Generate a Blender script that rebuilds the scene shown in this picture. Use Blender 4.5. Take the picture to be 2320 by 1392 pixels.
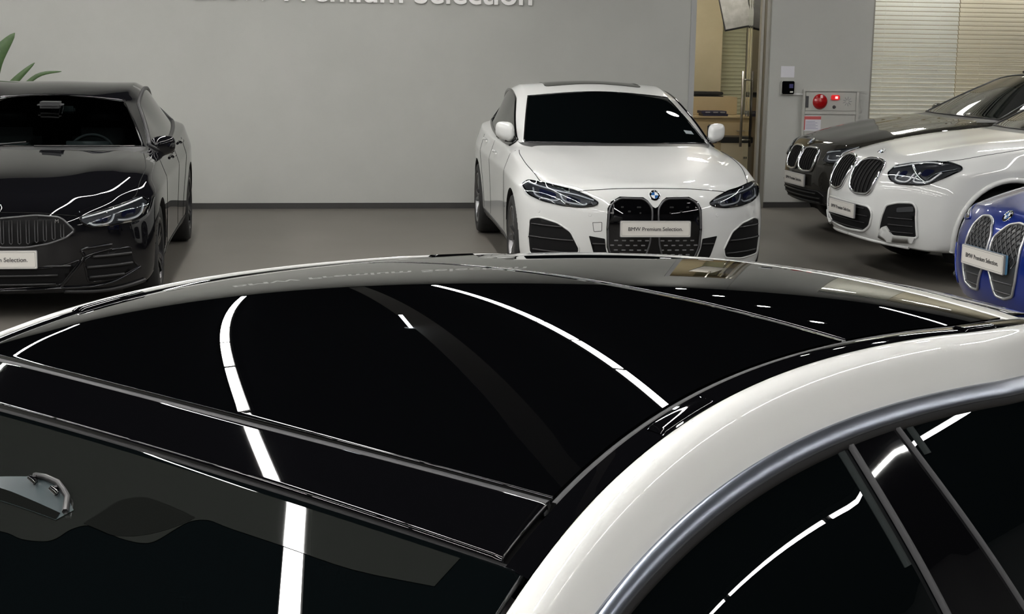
import bpy, bmesh, math, random
import numpy as np
from mathutils import Vector, Matrix, geometry
from mathutils.bvhtree import BVHTree

random.seed(4)
for _o in list(bpy.data.objects):
    bpy.data.objects.remove(_o)
SC = bpy.context.scene
COL = SC.collection

# ------------------------------------------------------------------ camera
CAM_H, CAM_F, PITCH, ROLL, HEAD = 1.87, 3450.0, 0.1766, 0.0155, math.radians(9.116)


def setup_camera():
    fwd = Vector((math.sin(HEAD) * math.cos(PITCH), math.cos(HEAD) * math.cos(PITCH), -math.sin(PITCH)))
    up0 = Vector((math.sin(HEAD) * math.sin(PITCH), math.cos(HEAD) * math.sin(PITCH), math.cos(PITCH)))
    rt0 = fwd.cross(up0)
    rt = rt0 * math.cos(ROLL) + up0 * math.sin(ROLL)
    up = -rt0 * math.sin(ROLL) + up0 * math.cos(ROLL)
    cam = bpy.data.cameras.new('camera')
    cam.sensor_fit = 'HORIZONTAL'
    cam.sensor_width = 36.0
    cam.lens = CAM_F / 2320 * 36.0
    cam.clip_start = 0.05
    o = bpy.data.objects.new('camera', cam)
    m = Matrix((rt, up, -fwd)).transposed().to_4x4()
    m.translation = (0, 0, CAM_H)
    o.matrix_world = m
    COL.objects.link(o)
    SC.camera = o


setup_camera()
SC.view_settings.view_transform = 'Standard'
SC.view_settings.look = 'None'
SC.view_settings.gamma = 1.0
SC.view_settings.use_curve_mapping = False
SC.view_settings.exposure = 0.0
w = bpy.data.worlds.new('world')
SC.world = w
w.use_nodes = True
w.node_tree.nodes['Background'].inputs[0].default_value = (0.01, 0.011, 0.012, 1)
w.node_tree.nodes['Background'].inputs[1].default_value = 0.3
STRIP_EMIT = 84.0
SPOT_EMIT = 140.0

# ------------------------------------------------------------------ room sizes
WALL_V = 16.46       # back wall
CEIL = 3.62
X0, X1, Y0 = -8.5, 11.5, -7.5

# ------------------------------------------------------------------ helpers


def mat(name, col, rough=0.5, metal=0.0, coat=0.0, spec=0.5, emit=None, noise=None, bump=None, alpha=None, coat_rough=0.03):
    m = bpy.data.materials.new(name)
    m.use_nodes = True
    nt = m.node_tree
    b = nt.nodes['Principled BSDF']
    b.inputs['Base Color'].default_value = (*col, 1)
    b.inputs['Roughness'].default_value = rough
    b.inputs['Metallic'].default_value = metal
    b.inputs['Coat Weight'].default_value = coat
    b.inputs['Coat Roughness'].default_value = coat_rough
    b.inputs['Specular IOR Level'].default_value = spec
    if emit:
        b.inputs['Emission Color'].default_value = (*emit[0], 1)
        b.inputs['Emission Strength'].default_value = emit[1]
    if noise:
        col2, scale, detail, lo, hi = noise
        tc = nt.nodes.new('ShaderNodeTexCoord')
        n = nt.nodes.new('ShaderNodeTexNoise')
        n.inputs['Scale'].default_value = scale
        n.inputs['Detail'].default_value = detail
        n.inputs['Roughness'].default_value = 0.62
        r = nt.nodes.new('ShaderNodeValToRGB')
        r.color_ramp.elements[0].position = lo
        r.color_ramp.elements[0].color = (*col, 1)
        r.color_ramp.elements[1].position = hi
        r.color_ramp.elements[1].color = (*col2, 1)
        nt.links.new(tc.outputs['Object'], n.inputs['Vector'])
        nt.links.new(n.outputs['Fac'], r.inputs['Fac'])
        nt.links.new(r.outputs['Color'], b.inputs['Base Color'])
    if bump:
        tc = nt.nodes.new('ShaderNodeTexCoord')
        n = nt.nodes.new('ShaderNodeTexNoise')
        n.inputs['Scale'].default_value = bump[0]
        n.inputs['Detail'].default_value = 4
        bp = nt.nodes.new('ShaderNodeBump')
        bp.inputs['Strength'].default_value = bump[1]
        bp.inputs['Distance'].default_value = bump[2]
        nt.links.new(tc.outputs['Object'], n.inputs['Vector'])
        nt.links.new(n.outputs['Fac'], bp.inputs['Height'])
        nt.links.new(bp.outputs['Normal'], b.inputs['Normal'])
    return m


def glass_mat(name, tint, rough=0.0, boost=1.0, ior=1.5):
    """thin pane: tinted see-through plus a mirror share that follows Fresnel"""
    m = bpy.data.materials.new(name)
    m.use_nodes = True
    nt = m.node_tree
    nt.nodes.clear()
    out = nt.nodes.new('ShaderNodeOutputMaterial')
    tr = nt.nodes.new('ShaderNodeBsdfTransparent')
    tr.inputs[0].default_value = (*tint, 1)
    gl = nt.nodes.new('ShaderNodeBsdfGlossy')
    gl.inputs['Roughness'].default_value = rough
    gl.inputs['Color'].default_value = (boost, boost, boost, 1)
    fr = nt.nodes.new('ShaderNodeFresnel')
    fr.inputs['IOR'].default_value = ior
    mx = nt.nodes.new('ShaderNodeMixShader')
    nt.links.new(fr.outputs[0], mx.inputs[0])
    nt.links.new(tr.outputs[0], mx.inputs[1])
    nt.links.new(gl.outputs[0], mx.inputs[2])
    nt.links.new(mx.outputs[0], out.inputs[0])
    return m


def obj(name, verts, faces, m, parent=None, smooth=False, mesh=None):
    if mesh is None:
        mesh = bpy.data.meshes.new(name)
        mesh.from_pydata([tuple(v) for v in verts], [], [tuple(f) for f in faces])
        mesh.update()
        if smooth:
            mesh.polygons.foreach_set('use_smooth', [True] * len(mesh.polygons))
        if m is not None:
            mesh.materials.append(m)
    o = bpy.data.objects.new(name, mesh)
    COL.objects.link(o)
    if parent is not None:
        o.parent = parent
    return o


def empty(name, loc, rz=0.0, parent=None):
    o = bpy.data.objects.new(name, None)
    o.empty_display_size = 0.2
    o.location = loc
    o.rotation_euler = (0, 0, rz)
    COL.objects.link(o)
    if parent is not None:
        o.parent = parent
    return o


def tag(o, label=None, cat=None, group=None, kind=None):
    if label:
        o['label'] = label
    if cat:
        o['category'] = cat
    if group:
        o['group'] = group
    if kind:
        o['kind'] = kind
    return o


class MB:
    """collects simple solids into one mesh"""

    def __init__(self):
        self.v = []
        self.f = []

    def add(self, v, f):
        n = len(self.v)
        self.v += [tuple(p) for p in v]
        self.f += [tuple(i + n for i in q) for q in f]
        return self

    def box(self, lo, hi, bev=0.0, mtx=None):
        bm = bmesh.new()
        bmesh.ops.create_cube(bm, size=1)
        for v in bm.verts:
            v.co = Vector([(lo[i] + hi[i]) / 2 + v.co[i] * (hi[i] - lo[i]) for i in range(3)])
        if bev > 0:
            bmesh.ops.bevel(bm, geom=bm.edges[:], offset=bev, segments=2, affect='EDGES', clamp_overlap=True)
        if mtx is not None:
            bmesh.ops.transform(bm, matrix=mtx, verts=bm.verts[:])
        bm.verts.index_update()
        self.add([v.co.copy() for v in bm.verts], [[v.index for v in f.verts] for f in bm.faces])
        bm.free()
        return self

    def tube(self, pts, r, n=6, closed=False, rads=None):
        v, f = tube(pts, r, n, closed, rads)
        return self.add(v, f)

    def lathe(self, prof, n=24, axis='z', centre=(0, 0, 0)):
        """prof: list of (radius, height); revolved about axis through centre"""
        v = []
        for k in range(n):
            a = 2 * math.pi * k / n
            for r, h in prof:
                p = (r * math.cos(a), r * math.sin(a), h)
                if axis == 'y':
                    p = (p[0], p[2], p[1])
                elif axis == 'x':
                    p = (p[2], p[0], p[1])
                v.append((p[0] + centre[0], p[1] + centre[1], p[2] + centre[2]))
        f = []
        m = len(prof)
        for k in range(n):
            for i in range(m - 1):
                a, b = k * m + i, ((k + 1) % n) * m + i
                f.append((a, b, b + 1, a + 1))
        return self.add(v, f)

    def prism(self, poly, h0, h1, axis='x'):
        """flat outline extruded along an axis; poly in the two other axes in order"""
        n = len(poly)

        def P(p, h):
            return {'x': (h, p[0], p[1]), 'y': (p[0], h, p[1]), 'z': (p[0], p[1], h)}[axis]
        v = [P(p, h0) for p in poly] + [P(p, h1) for p in poly]
        f = [tuple(range(n)), tuple(range(2 * n - 1, n - 1, -1))]
        f += [(i, i + n, (i + 1) % n + n, (i + 1) % n) for i in range(n)]
        return self.add(v, f)

    def build(self, name, m, parent=None, smooth=False):
        o = obj(name, self.v, self.f, m, parent, smooth)
        bm = bmesh.new()
        bm.from_mesh(o.data)
        bmesh.ops.recalc_face_normals(bm, faces=bm.faces[:])
        bm.to_mesh(o.data)
        bm.free()
        return o


def tube(pts, r, n=6, closed=False, rads=None):
    P = np.array([tuple(p) for p in pts], float)
    m = len(P)
    if closed:
        T = np.roll(P, -1, 0) - np.roll(P, 1, 0)
    else:
        T = np.gradient(P, axis=0)
    T /= np.linalg.norm(T, axis=1)[:, None] + 1e-12
    ref = np.array([0, 0, 1.0]) if abs(T[:, 2]).mean() < 0.85 else np.array([1.0, 0, 0])
    v = []
    for i in range(m):
        a = np.cross(T[i], ref)
        a /= np.linalg.norm(a) + 1e-12
        b = np.cross(a, T[i])
        rr = rads[i] if rads is not None else r
        for k in range(n):
            t = 2 * math.pi * k / n
            v.append(P[i] + rr * (math.cos(t) * a + math.sin(t) * b))
    f = []
    for i in range(m if closed else m - 1):
        j = (i + 1) % m
        for k in range(n):
            f.append((i * n + k, j * n + k, j * n + (k + 1) % n, i * n + (k + 1) % n))
    if not closed:
        f.append(tuple(range(n - 1, -1, -1)))
        f.append(tuple((m - 1) * n + k for k in range(n)))
    return v, f


def smooth_poly(pts, n=6, closed=True):
    """Catmull-Rom resample"""
    P = np.array(pts, float)
    m = len(P)
    out = []
    rng = range(m) if closed else range(m - 1)
    for i in rng:
        if closed:
            p0, p1, p2, p3 = P[(i - 1) % m], P[i], P[(i + 1) % m], P[(i + 2) % m]
        else:
            p0, p1, p2, p3 = P[max(i - 1, 0)], P[i], P[i + 1], P[min(i + 2, m - 1)]
        for k in range(n):
            t = k / n
            out.append(0.5 * ((2 * p1) + (-p0 + p2) * t + (2 * p0 - 5 * p1 + 4 * p2 - p3) * t * t + (-p0 + 3 * p1 - 3 * p2 + p3) * t ** 3))
    if not closed:
        out.append(P[-1])
    return np.array(out)


def round_poly(pts, r, n=4):
    """outline with rounded corners; r one number or one per corner"""
    P = [np.array(p, float) for p in pts]
    m = len(P)
    out = []
    for i in range(m):
        a, b, c = P[i - 1], P[i], P[(i + 1) % m]
        rr = r[i] if hasattr(r, '__len__') else r
        da, dc = np.linalg.norm(a - b), np.linalg.norm(c - b)
        t = min(rr, da * 0.45, dc * 0.45)
        if t < 1e-6:
            out.append(b)
            continue
        p, q = b + (a - b) / da * t, b + (c - b) / dc * t
        for k in range(n + 1):
            s = k / n
            out.append((1 - s) ** 2 * p + 2 * s * (1 - s) * b + s * s * q)
    return np.array(out)


def inside(pts, poly):
    x, y = pts[:, 0], pts[:, 1]
    r = np.zeros(len(pts), bool)
    m = len(poly)
    for i in range(m):
        x1, y1 = poly[i]
        x2, y2 = poly[(i + 1) % m]
        c = ((y1 > y) != (y2 > y)) & (x < (x2 - x1) * (y - y1) / (y2 - y1 + 1e-15) + x1)
        r ^= c
    return r


def densify(poly, step):
    out = []
    m = len(poly)
    for i in range(m):
        a, b = np.array(poly[i], float), np.array(poly[(i + 1) % m], float)
        k = max(1, int(np.ceil(np.linalg.norm(b - a) / step)))
        for j in range(k):
            out.append(a + (b - a) * j / k)
    return np.array(out)


def fill2d(poly, step, holes=()):
    """triangulate an outline with a grid of inner points"""
    loops = [densify(poly, step)] + [densify(h, step) for h in holes]
    P = np.concatenate(loops)
    E = []
    k = 0
    for lp in loops:
        E += [(k + i, k + (i + 1) % len(lp)) for i in range(len(lp))]
        k += len(lp)
    lo, hi = P.min(0), P.max(0)
    gx = np.arange(lo[0] + step / 2, hi[0], step)
    gy = np.arange(lo[1] + step / 2, hi[1], step)
    if len(gx) and len(gy):
        G = np.stack(np.meshgrid(gx, gy), -1).reshape(-1, 2)
        m = inside(G, loops[0])
        for h in loops[1:]:
            m &= ~inside(G, h)
        G = G[m]
        if len(G):
            d = np.full(len(G), 9.0)
            for q in P:
                d = np.minimum(d, ((G - q) ** 2).sum(1))
            G = G[d > (0.45 * step) ** 2]
    else:
        G = np.zeros((0, 2))
    A = np.concatenate([P, G]) if len(G) else P
    vo, eo, fo = geometry.delaunay_2d_cdt([Vector(p) for p in A], E, [], 0, 1e-7)[:3]
    V = np.array([tuple(v) for v in vo])
    F = np.array([f for f in fo if len(f) == 3])
    C = V[F].mean(1)
    m = inside(C, loops[0])
    for h in loops[1:]:
        m &= ~inside(C, h)
    return V, F[m], [len(lp) for lp in loops]


def text_mesh(body, size, extrude=0.0, offset=0.0, spacing=1.0):
    cu = bpy.data.curves.new('lettering', 'FONT')
    cu.body = body
    cu.size = size
    cu.extrude = extrude
    cu.offset = offset
    cu.space_character = spacing
    cu.resolution_u = 5
    o = bpy.data.objects.new('lettering', cu)
    COL.objects.link(o)
    dg = bpy.context.evaluated_depsgraph_get()
    me = bpy.data.meshes.new_from_object(o.evaluated_get(dg))
    bpy.data.objects.remove(o)
    bpy.data.curves.remove(cu)
    return me


# ------------------------------------------------------------------ materials
M = {}
M['wall'] = mat('wall_plaster', (0.395, 0.40, 0.375), 0.8, noise=((0.425, 0.43, 0.405), 1.3, 8, 0.35, 0.7), bump=(6, 0.05, 0.01))
M['wall_dark'] = mat('dark_wall', (0.05, 0.05, 0.055), 0.6)
M['wall_beige'] = mat('beige_wall', (0.36, 0.31, 0.20), 0.75, noise=((0.39, 0.335, 0.22), 2, 4, 0.4, 0.7))
M['ceil'] = mat('ceiling_black', (0.0035, 0.0035, 0.004), 0.9, spec=0.0)
M['floor'] = mat('floor_vinyl', (0.115, 0.106, 0.094), 0.42, spec=0.25, noise=((0.135, 0.124, 0.110), 0.9, 7, 0.35, 0.7))
M['skirt'] = mat('skirting_dark', (0.035, 0.034, 0.033), 0.5)
M['white_paint'] = mat('white_paint', (0.62, 0.63, 0.62), 0.3, coat=1.0, spec=0.1, coat_rough=0.004)
M['fg_white'] = mat('white_pearl_paint', (0.64, 0.645, 0.63), 0.35, coat=1.0, spec=0.1, coat_rough=0.004)
M['black_paint'] = mat('black_paint', (0.004, 0.004, 0.005), 0.4, coat=1.0, spec=0.0, coat_rough=0.004)
M['grey_paint'] = mat('dark_grey_paint', (0.022, 0.021, 0.018), 0.4, coat=1.0, spec=0.0, coat_rough=0.004)
M['blue_paint'] = mat('blue_paint', (0.004, 0.022, 0.21), 0.3, coat=1.0, metal=0.3, spec=0.2, coat_rough=0.004)
M['gloss_black'] = mat('gloss_black', (0.002, 0.002, 0.0025), 0.02, spec=0.5)
M['roof_glass'] = mat('roof_glass_black', (0.0012, 0.0013, 0.0016), 0.0, spec=0.5)
M['frit'] = mat('frit_black', (0.011, 0.012, 0.011), 0.02, spec=0.5)
M['frit2'] = mat('frit_darker', (0.006, 0.0065, 0.006), 0.02, spec=0.5)
M['dark_glass'] = mat('dark_tinted_glass', (0.0015, 0.0022, 0.0025), 0.0, spec=0.5)
M['tint'] = glass_mat('tinted_windshield', (0.32, 0.36, 0.36))
M['pane'] = glass_mat('clear_pane', (0.975, 0.985, 0.975))
M['black_plastic'] = mat('black_plastic', (0.012, 0.012, 0.013), 0.45)
M['dark_void'] = mat('dark_interior', (0.004, 0.004, 0.0045), 0.7, spec=0.2)
M['cabin'] = mat('cabin_trim', (0.018, 0.019, 0.02), 0.6)
M['rubber'] = mat('grey_rubber', (0.055, 0.055, 0.058), 0.6, spec=0.25)
M['tyre'] = mat('tyre_rubber', (0.013, 0.013, 0.013), 0.75)
M['chrome'] = mat('chrome', (0.75, 0.76, 0.78), 0.08, metal=1.0)
M['satin'] = mat('satin_aluminium', (0.30, 0.33, 0.39), 0.30, metal=1.0, bump=(900, 0.02, 0.001))
M['rim'] = mat('wheel_alloy', (0.22, 0.22, 0.225), 0.3, metal=1.0)
M['rim_dark'] = mat('wheel_black', (0.02, 0.02, 0.022), 0.25, metal=0.4)
M['lens'] = glass_mat('clear_lens', (0.9, 0.92, 0.95))
M['lamp_inner'] = mat('lamp_inner', (0.03, 0.032, 0.036), 0.3)
M['lamp_chrome'] = mat('lamp_chrome', (0.62, 0.64, 0.66), 0.15, metal=1.0)
M['lamp_white'] = mat('lamp_light_guide', (0.62, 0.64, 0.66), 0.3)
M['lamp_blue'] = mat('lamp_blue_lens', (0.015, 0.018, 0.05), 0.05, coat=1.0)
M['plate'] = mat('plate_white', (0.62, 0.60, 0.56), 0.4)
M['plate_edge'] = mat('plate_edge_grey', (0.25, 0.25, 0.26), 0.4)
M['ink'] = mat('plate_ink', (0.03, 0.03, 0.032), 0.6)
M['roundel_blue'] = mat('roundel_blue', (0.01, 0.10, 0.32), 0.3, coat=1.0)
M['roundel_white'] = mat('roundel_white', (0.75, 0.78, 0.8), 0.3, coat=1.0)
M['sign'] = mat('sign_white', (0.85, 0.85, 0.83), 0.5)


def slat_mat(name, col, through):
    m = mat(name, col, 0.45)
    nt = m.node_tree
    b = nt.nodes['Principled BSDF']
    t = nt.nodes.new('ShaderNodeBsdfTranslucent')
    t.inputs[0].default_value = (*col, 1)
    x = nt.nodes.new('ShaderNodeMixShader')
    x.inputs[0].default_value = through
    nt.links.new(b.outputs[0], x.inputs[1])
    nt.links.new(t.outputs[0], x.inputs[2])
    nt.links.new(x.outputs[0], nt.nodes['Material Output'].inputs[0])
    return m


M['slat'] = slat_mat('blind_slat', (0.90, 0.90, 0.87), 0.3)
M['slat2'] = slat_mat('blind_slat_cream', (0.88, 0.83, 0.72), 0.3)
M['grey_box'] = mat('cabinet_grey', (0.42, 0.42, 0.39), 0.5)
M['red'] = mat('alarm_red', (0.35, 0.006, 0.008), 0.25, coat=0.6)
M['red_lamp'] = mat('alarm_lamp', (0.4, 0.01, 0.01), 0.3, emit=((1.0, 0.02, 0.03), 0.35))
M['red_spot'] = mat('alarm_lamp_core', (1, 0.3, 0.3), 0.3, emit=((1.0, 0.25, 0.25), 3.0))
M['paper'] = mat('paper_white', (0.62, 0.62, 0.66), 0.7)
M['paper_red'] = mat('paper_red', (0.50, 0.10, 0.10), 0.7)
M['paper_ink'] = mat('paper_ink', (0.30, 0.30, 0.42), 0.7)
M['steel'] = mat('brushed_steel', (0.42, 0.40, 0.36), 0.32, metal=1.0)
M['steel_light'] = mat('door_frame_metal', (0.36, 0.35, 0.31), 0.4, metal=0.6)
M['wood'] = mat('pale_wood', (0.40, 0.31, 0.18), 0.5, noise=((0.44, 0.345, 0.21), 3, 6, 0.3, 0.7))
M['leaf'] = mat('leaf_green', (0.035, 0.075, 0.022), 0.45, noise=((0.06, 0.11, 0.035), 9, 3, 0.3, 0.7))
M['pot'] = mat('pot_grey', (0.2, 0.2, 0.2), 0.6)
M['soil'] = mat('soil', (0.03, 0.02, 0.015), 0.9)
M['strip'] = mat('strip_light', (1, 1, 1), 0.5, emit=((1.0, 0.98, 0.945), STRIP_EMIT))
M['spot'] = mat('spot_light', (1, 1, 1), 0.5, emit=((1.0, 0.97, 0.92), SPOT_EMIT))
M['office_lamp'] = mat('office_lamp', (1, 1, 1), 0.5, emit=((1.0, 0.88, 0.68), 34.0))
M['housing'] = mat('light_housing', (0.02, 0.02, 0.02), 0.6)
M['duct'] = mat('duct_grey', (0.07, 0.065, 0.06), 0.6)
M['screen'] = mat('screen_grey', (0.16, 0.155, 0.15), 0.25)
M['felt'] = mat('felt_grey', (0.014, 0.018, 0.018), 0.9, spec=0.2)
M['skirt_grey'] = mat('skirt_grey', (0.06, 0.06, 0.06), 0.5)
M['grille_frame'] = mat('grille_frame_dark', (0.11, 0.11, 0.115), 0.35, metal=0.6)
M['dash'] = mat('grille_dash_grey', (0.16, 0.16, 0.165), 0.4)
M['silver_frame'] = mat('grille_frame_silver', (0.52, 0.53, 0.54), 0.3, metal=0.8)
M['cabin_light'] = mat('cabin_light_trim', (0.10, 0.115, 0.12), 0.5)
M['lamp_silver'] = mat('lamp_silver', (0.34, 0.36, 0.38), 0.3, metal=0.7)
M['grille_back'] = mat('grille_back_grey', (0.035, 0.037, 0.04), 0.3)
M['lamp_glow'] = mat('lamp_glow', (0.9, 0.95, 1.0), 0.4, emit=((0.85, 0.95, 1.0), 14.0))
M['dark_end'] = mat('dark_side_wall', (0.10, 0.10, 0.10), 0.7)
M['dark_slat'] = mat('dark_slat', (0.02, 0.02, 0.021), 0.4)
M['office_and_fill_lamp'] = mat('office_and_fill_lamp', (1, 1, 1), 0.5, emit=((1.0, 0.96, 0.88), 40.0))
M['lamp_mid'] = mat('lamp_mid_chrome', (0.16, 0.17, 0.18), 0.25, metal=0.8)
M['partition'] = mat('office_partition', (0.70, 0.65, 0.52), 0.6)
M['door_pane'] = glass_mat('door_pane', (0.97, 0.985, 0.96), 0.0, 1.0, 1.22)
M['grille_slat'] = mat('grille_slat_black', (0.008, 0.008, 0.008), 0.6, spec=0.25)

# ------------------------------------------------------------------ the room


def slab(name, lo, hi, m, kind='structure', parent=None):
    o = MB().box(lo, hi).build(name, m, parent)
    if kind:
        o['kind'] = kind
    return o


V = WALL_V
slab('floor', (X0, Y0, -0.1), (X1, 20.2, 0), M['floor'])
slab('ceiling', (X0, Y0, CEIL), (X1, V + 0.2, CEIL + 0.1), M['ceil'])
slab('wall_back', (X0, V, 0), (4.62, V + 0.2, CEIL), M['wall'])
slab('wall_pier', (5.50, V, 0), (6.675, V + 0.2, CEIL), M['wall'])
slab('wall_header', (4.62, V + 0.02, 2.9), (5.50, V + 0.2, CEIL), M['wall'])
slab('wall_header_window', (6.675, V, 3.3), (X1, V + 0.2, CEIL), M['wall'])
slab('wall_under_window', (6.675, V, 0), (X1, V + 0.2, 0.16), M['wall'])
slab('wall_left', (X0 - 0.1, Y0, 0), (X0, V + 0.2, CEIL), M['wall'])
slab('wall_right', (X1, Y0, 0), (X1 + 0.1, 20.2, CEIL), M['dark_end'])
slab('wall_front', (X0, Y0 - 0.1, 0), (X1, Y0, CEIL), M['wall_dark'])
slab('baseboard_back', (X0, V - 0.014, 0), (4.60, V, 0.062), M['skirt'])
slab('baseboard_pier', (5.49, V - 0.014, 0), (6.675, V, 0.062), M['skirt'])
slab('trim_1', (4.575, V - 0.012, 0), (4.635, V + 0.2, 2.92), mat('trim_grey', (0.36, 0.365, 0.36), 0.45))
# office behind the glass door
slab('wall_office_back', (3.6, 19.6, 0), (X1, 19.7, 3.2), M['wall_beige'])
slab('wall_office_left', (3.5, V + 0.2, 0), (3.6, 19.7, 3.2), M['wall_beige'])
slab('ceiling_office', (3.5, V + 0.2, 3.1), (X1, 19.7, 3.2), mat('office_ceiling', (0.6, 0.56, 0.48), 0.8))
slab('wall_office_alcove', (3.6, 18.95, 0), (5.69, 19.6, 3.1), M['wall_beige'])
o = slab('door_1', (5.455, V + 0.03, 0), (5.50, V + 0.2, 2.9), M['steel_light'])
slab('door_frame', (5.40, V + 0.05, 0), (5.43, V + 0.12, 2.9), M['steel_light'], None, o)


def blind(name, u0, u1, v, z0, z1, m, label, pitch=0.05, tilt=0.69, cord=True):
    t = tag(empty(name, ((u0 + u1) / 2, v, z0)), label, 'blind')
    w = (u1 - u0) / 2
    prof = []
    for k in range(5):
        a = (k / 4 - 0.5)
        prof.append((a * 0.050, 0.004 * (1 - 4 * a * a)))
    V_, F_ = [], []
    c, s = math.cos(tilt * math.pi / 2), math.sin(tilt * math.pi / 2)
    for x in (-w, w):
        for p, q in prof:
            V_.append((x, p * c + q * s, p * s - q * c))
    for k in range(4):
        F_.append((k, k + 1, k + 6, k + 5))
    me = None
    n = int((z1 - z0 - 0.06) / pitch)
    for i in range(n):
        o = obj('slat', V_, F_, m, t, True, mesh=me)
        me = o.data
        o.location = (0, 0, 0.03 + i * pitch)
    MB().box((-w, -0.03, z1 - z0 - 0.05), (w, 0.03, z1 - z0), 0.004).build('headrail', m, t)
    MB().box((-w, -0.02, 0), (w, 0.02, 0.02), 0.004).build('bottom_rail', m, t)
    if cord:
        for f in (-0.72, -0.1, 0.55):
            MB().tube([(w * f, -0.028, 0.02), (w * f, -0.028, z1 - z0 - 0.04)], 0.0015, 4).build('ladder_cord', m, t)
    return t


blind('venetian_blind', 6.70, 7.735, V + 0.10, 0.2, 3.28, M['slat'], 'white venetian blind with level slats behind the window beside the fire alarm cabinet')
blind('venetian_blind', 7.745, 9.59, V + 0.10, 0.2, 3.28, M['slat2'], 'cream venetian blind behind the roof of the dark grey car')
win = slab('window_1', (6.675, V + 0.02, 0.16), (6.70, V + 0.06, 3.3), M['steel_light'])
slab('pane', (6.70, V + 0.035, 0.18), (X1, V + 0.045, 3.29), M['pane'], None, win)
slab('window_mullion', (9.6, V + 0.02, 0.16), (9.66, V + 0.16, 3.3), M['steel_light'], None, win)

blind('venetian_blind', 9.67, 11.45, V + 0.10, 0.2, 3.28, M['slat2'], 'cream venetian blind in the last window bay by the side wall')

# glass door leaf, swung into the office
gd = tag(empty('glass_door', (5.455, V + 0.12, 0), math.radians(84)), 'open glass door with long steel bar handles beside the grey pier', 'door')
MB().box((0.0, -0.006, 0.02), (0.86, 0.006, 2.85)).build('pane', M['door_pane'], gd)
MB().box((0.0, -0.02, 0.0), (0.86, 0.02, 0.06), 0.004).build('bottom_rail', M['steel'], gd)
for sy in (-1, 1):
    h = MB().tube([(0.76, sy * 0.06, 0.62), (0.76, sy * 0.06, 1.50)], 0.016, 10)
    for z in (0.70, 1.40):
        h.tube([(0.76, 0, z), (0.76, sy * 0.06, z)], 0.011, 8)
    h.build('bar_handle', M['steel'], gd, True)

slab('wall_office_right', (6.20, V + 0.2, 0), (6.25, 19.6, 3.1), M['partition'])
slab('baseboard_office_right', (6.188, V + 0.2, 0), (6.20, 19.6, 0.30), M['grey_box'])

# office furniture
cab = tag(empty('office_cabinet', (5.45, 18.55, 0)), 'pale wooden office cabinet with a raised back unit beyond the glass door', 'cabinet')
MB().box((-0.6, -0.22, 0.06), (0.63, 0.22, 0.90), 0.006).build('carcass', M['wood'], cab)
MB().box((-0.62, -0.24, 0.90), (0.65, 0.22, 0.925), 0.004).build('worktop', M['wood'], cab)
MB().box((-0.6, 0.05, 0.925), (0.36, 0.38, 1.15), 0.006).build('raised_unit', M['wood'], cab)
MB().box((-0.60, -0.18, 0.0), (0.6, 0.2, 0.06)).build('plinth', M['black_plastic'], cab)
for x0 in (-0.585, 0.025):
    d = MB().box((x0, -0.238, 0.09), (x0 + 0.595, -0.221, 0.845), 0.003).build('door', M['wood'], cab)
    MB().box((x0 + 0.25, -0.25, 0.74), (x0 + 0.36, -0.238, 0.755), 0.003).build('handle', M['steel'], d)
pr = tag(empty('document_tray', (5.46, 18.75, 1.15)), 'flat black document tray on the raised cabinet unit', 'tray')
MB().box((-0.30, -0.10, 0), (0.18, 0.15, 0.012), 0.003).build('base', M['black_plastic'], pr)
MB().box((-0.30, -0.10, 0.02), (0.18, 0.15, 0.06), 0.008).build('tray_body', M['black_plastic'], pr)
bx = tag(empty('catalogue_stack', (5.44, 18.42, 0.926)), 'stack of dark blue printed boxes on the cabinet worktop', 'box')
dk = mat('dark_blue_box', (0.03, 0.03, 0.06), 0.4)
MB().box((-0.15, -0.10, 0), (0.17, 0.1, 0.028), 0.003).build('lower_box', dk, bx)
MB().box((-0.17, -0.10, 0.029), (0.15, 0.1, 0.062), 0.003).build('upper_box', dk, bx)
for dx in (-0.12, -0.02, 0.07):
    MB().box((dx, -0.1025, 0.038), (dx + 0.06, -0.1005, 0.054)).build('print', M['plate_edge'], bx)
ped = tag(empty('drawer_pedestal', (5.55, 18.0, 0)), 'small cream drawer pedestal with dark open top beside the cabinet', 'pedestal')
MB().box((-0.16, -0.16, 0.03), (0.19, 0.16, 0.63), 0.006).build('carcass', mat('cream_laminate', (0.46, 0.40, 0.29), 0.5), ped)
MB().box((-0.165, -0.165, 0.63), (0.195, 0.165, 0.70), 0.006).build('dark_top', M['black_plastic'], ped)
MB().box((-0.10, -0.17, 0.44), (-0.03, -0.158, 0.465), 0.003).build('handle', M['black_plastic'], ped)
MB().box((-0.15, -0.13, 0.0), (0.17, 0.14, 0.03)).build('plinth', M['black_plastic'], ped)
bn = tag(empty('waste_bin', (5.64, 17.62, 0)), 'black waste bin on the office floor by the pedestal', 'bin')
MB().lathe([(0.0, 0.0), (0.085, 0.0), (0.105, 0.26), (0.1, 0.26), (0.08, 0.02), (0, 0.02)], 20).build('bin_body', M['black_plastic'], bn, True)
MB().lathe([(0.1, 0.255), (0.11, 0.255), (0.11, 0.268), (0.1, 0.268)], 20).build('rim', M['black_plastic'], bn)
blind('venetian_blind', 5.72, 6.18, 19.5, 0.3, 3.05, mat('olive_slat', (0.40, 0.40, 0.27), 0.5), 'olive venetian blind on the office back wall seen through the glass door', tilt=0.92, cord=False)
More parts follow.
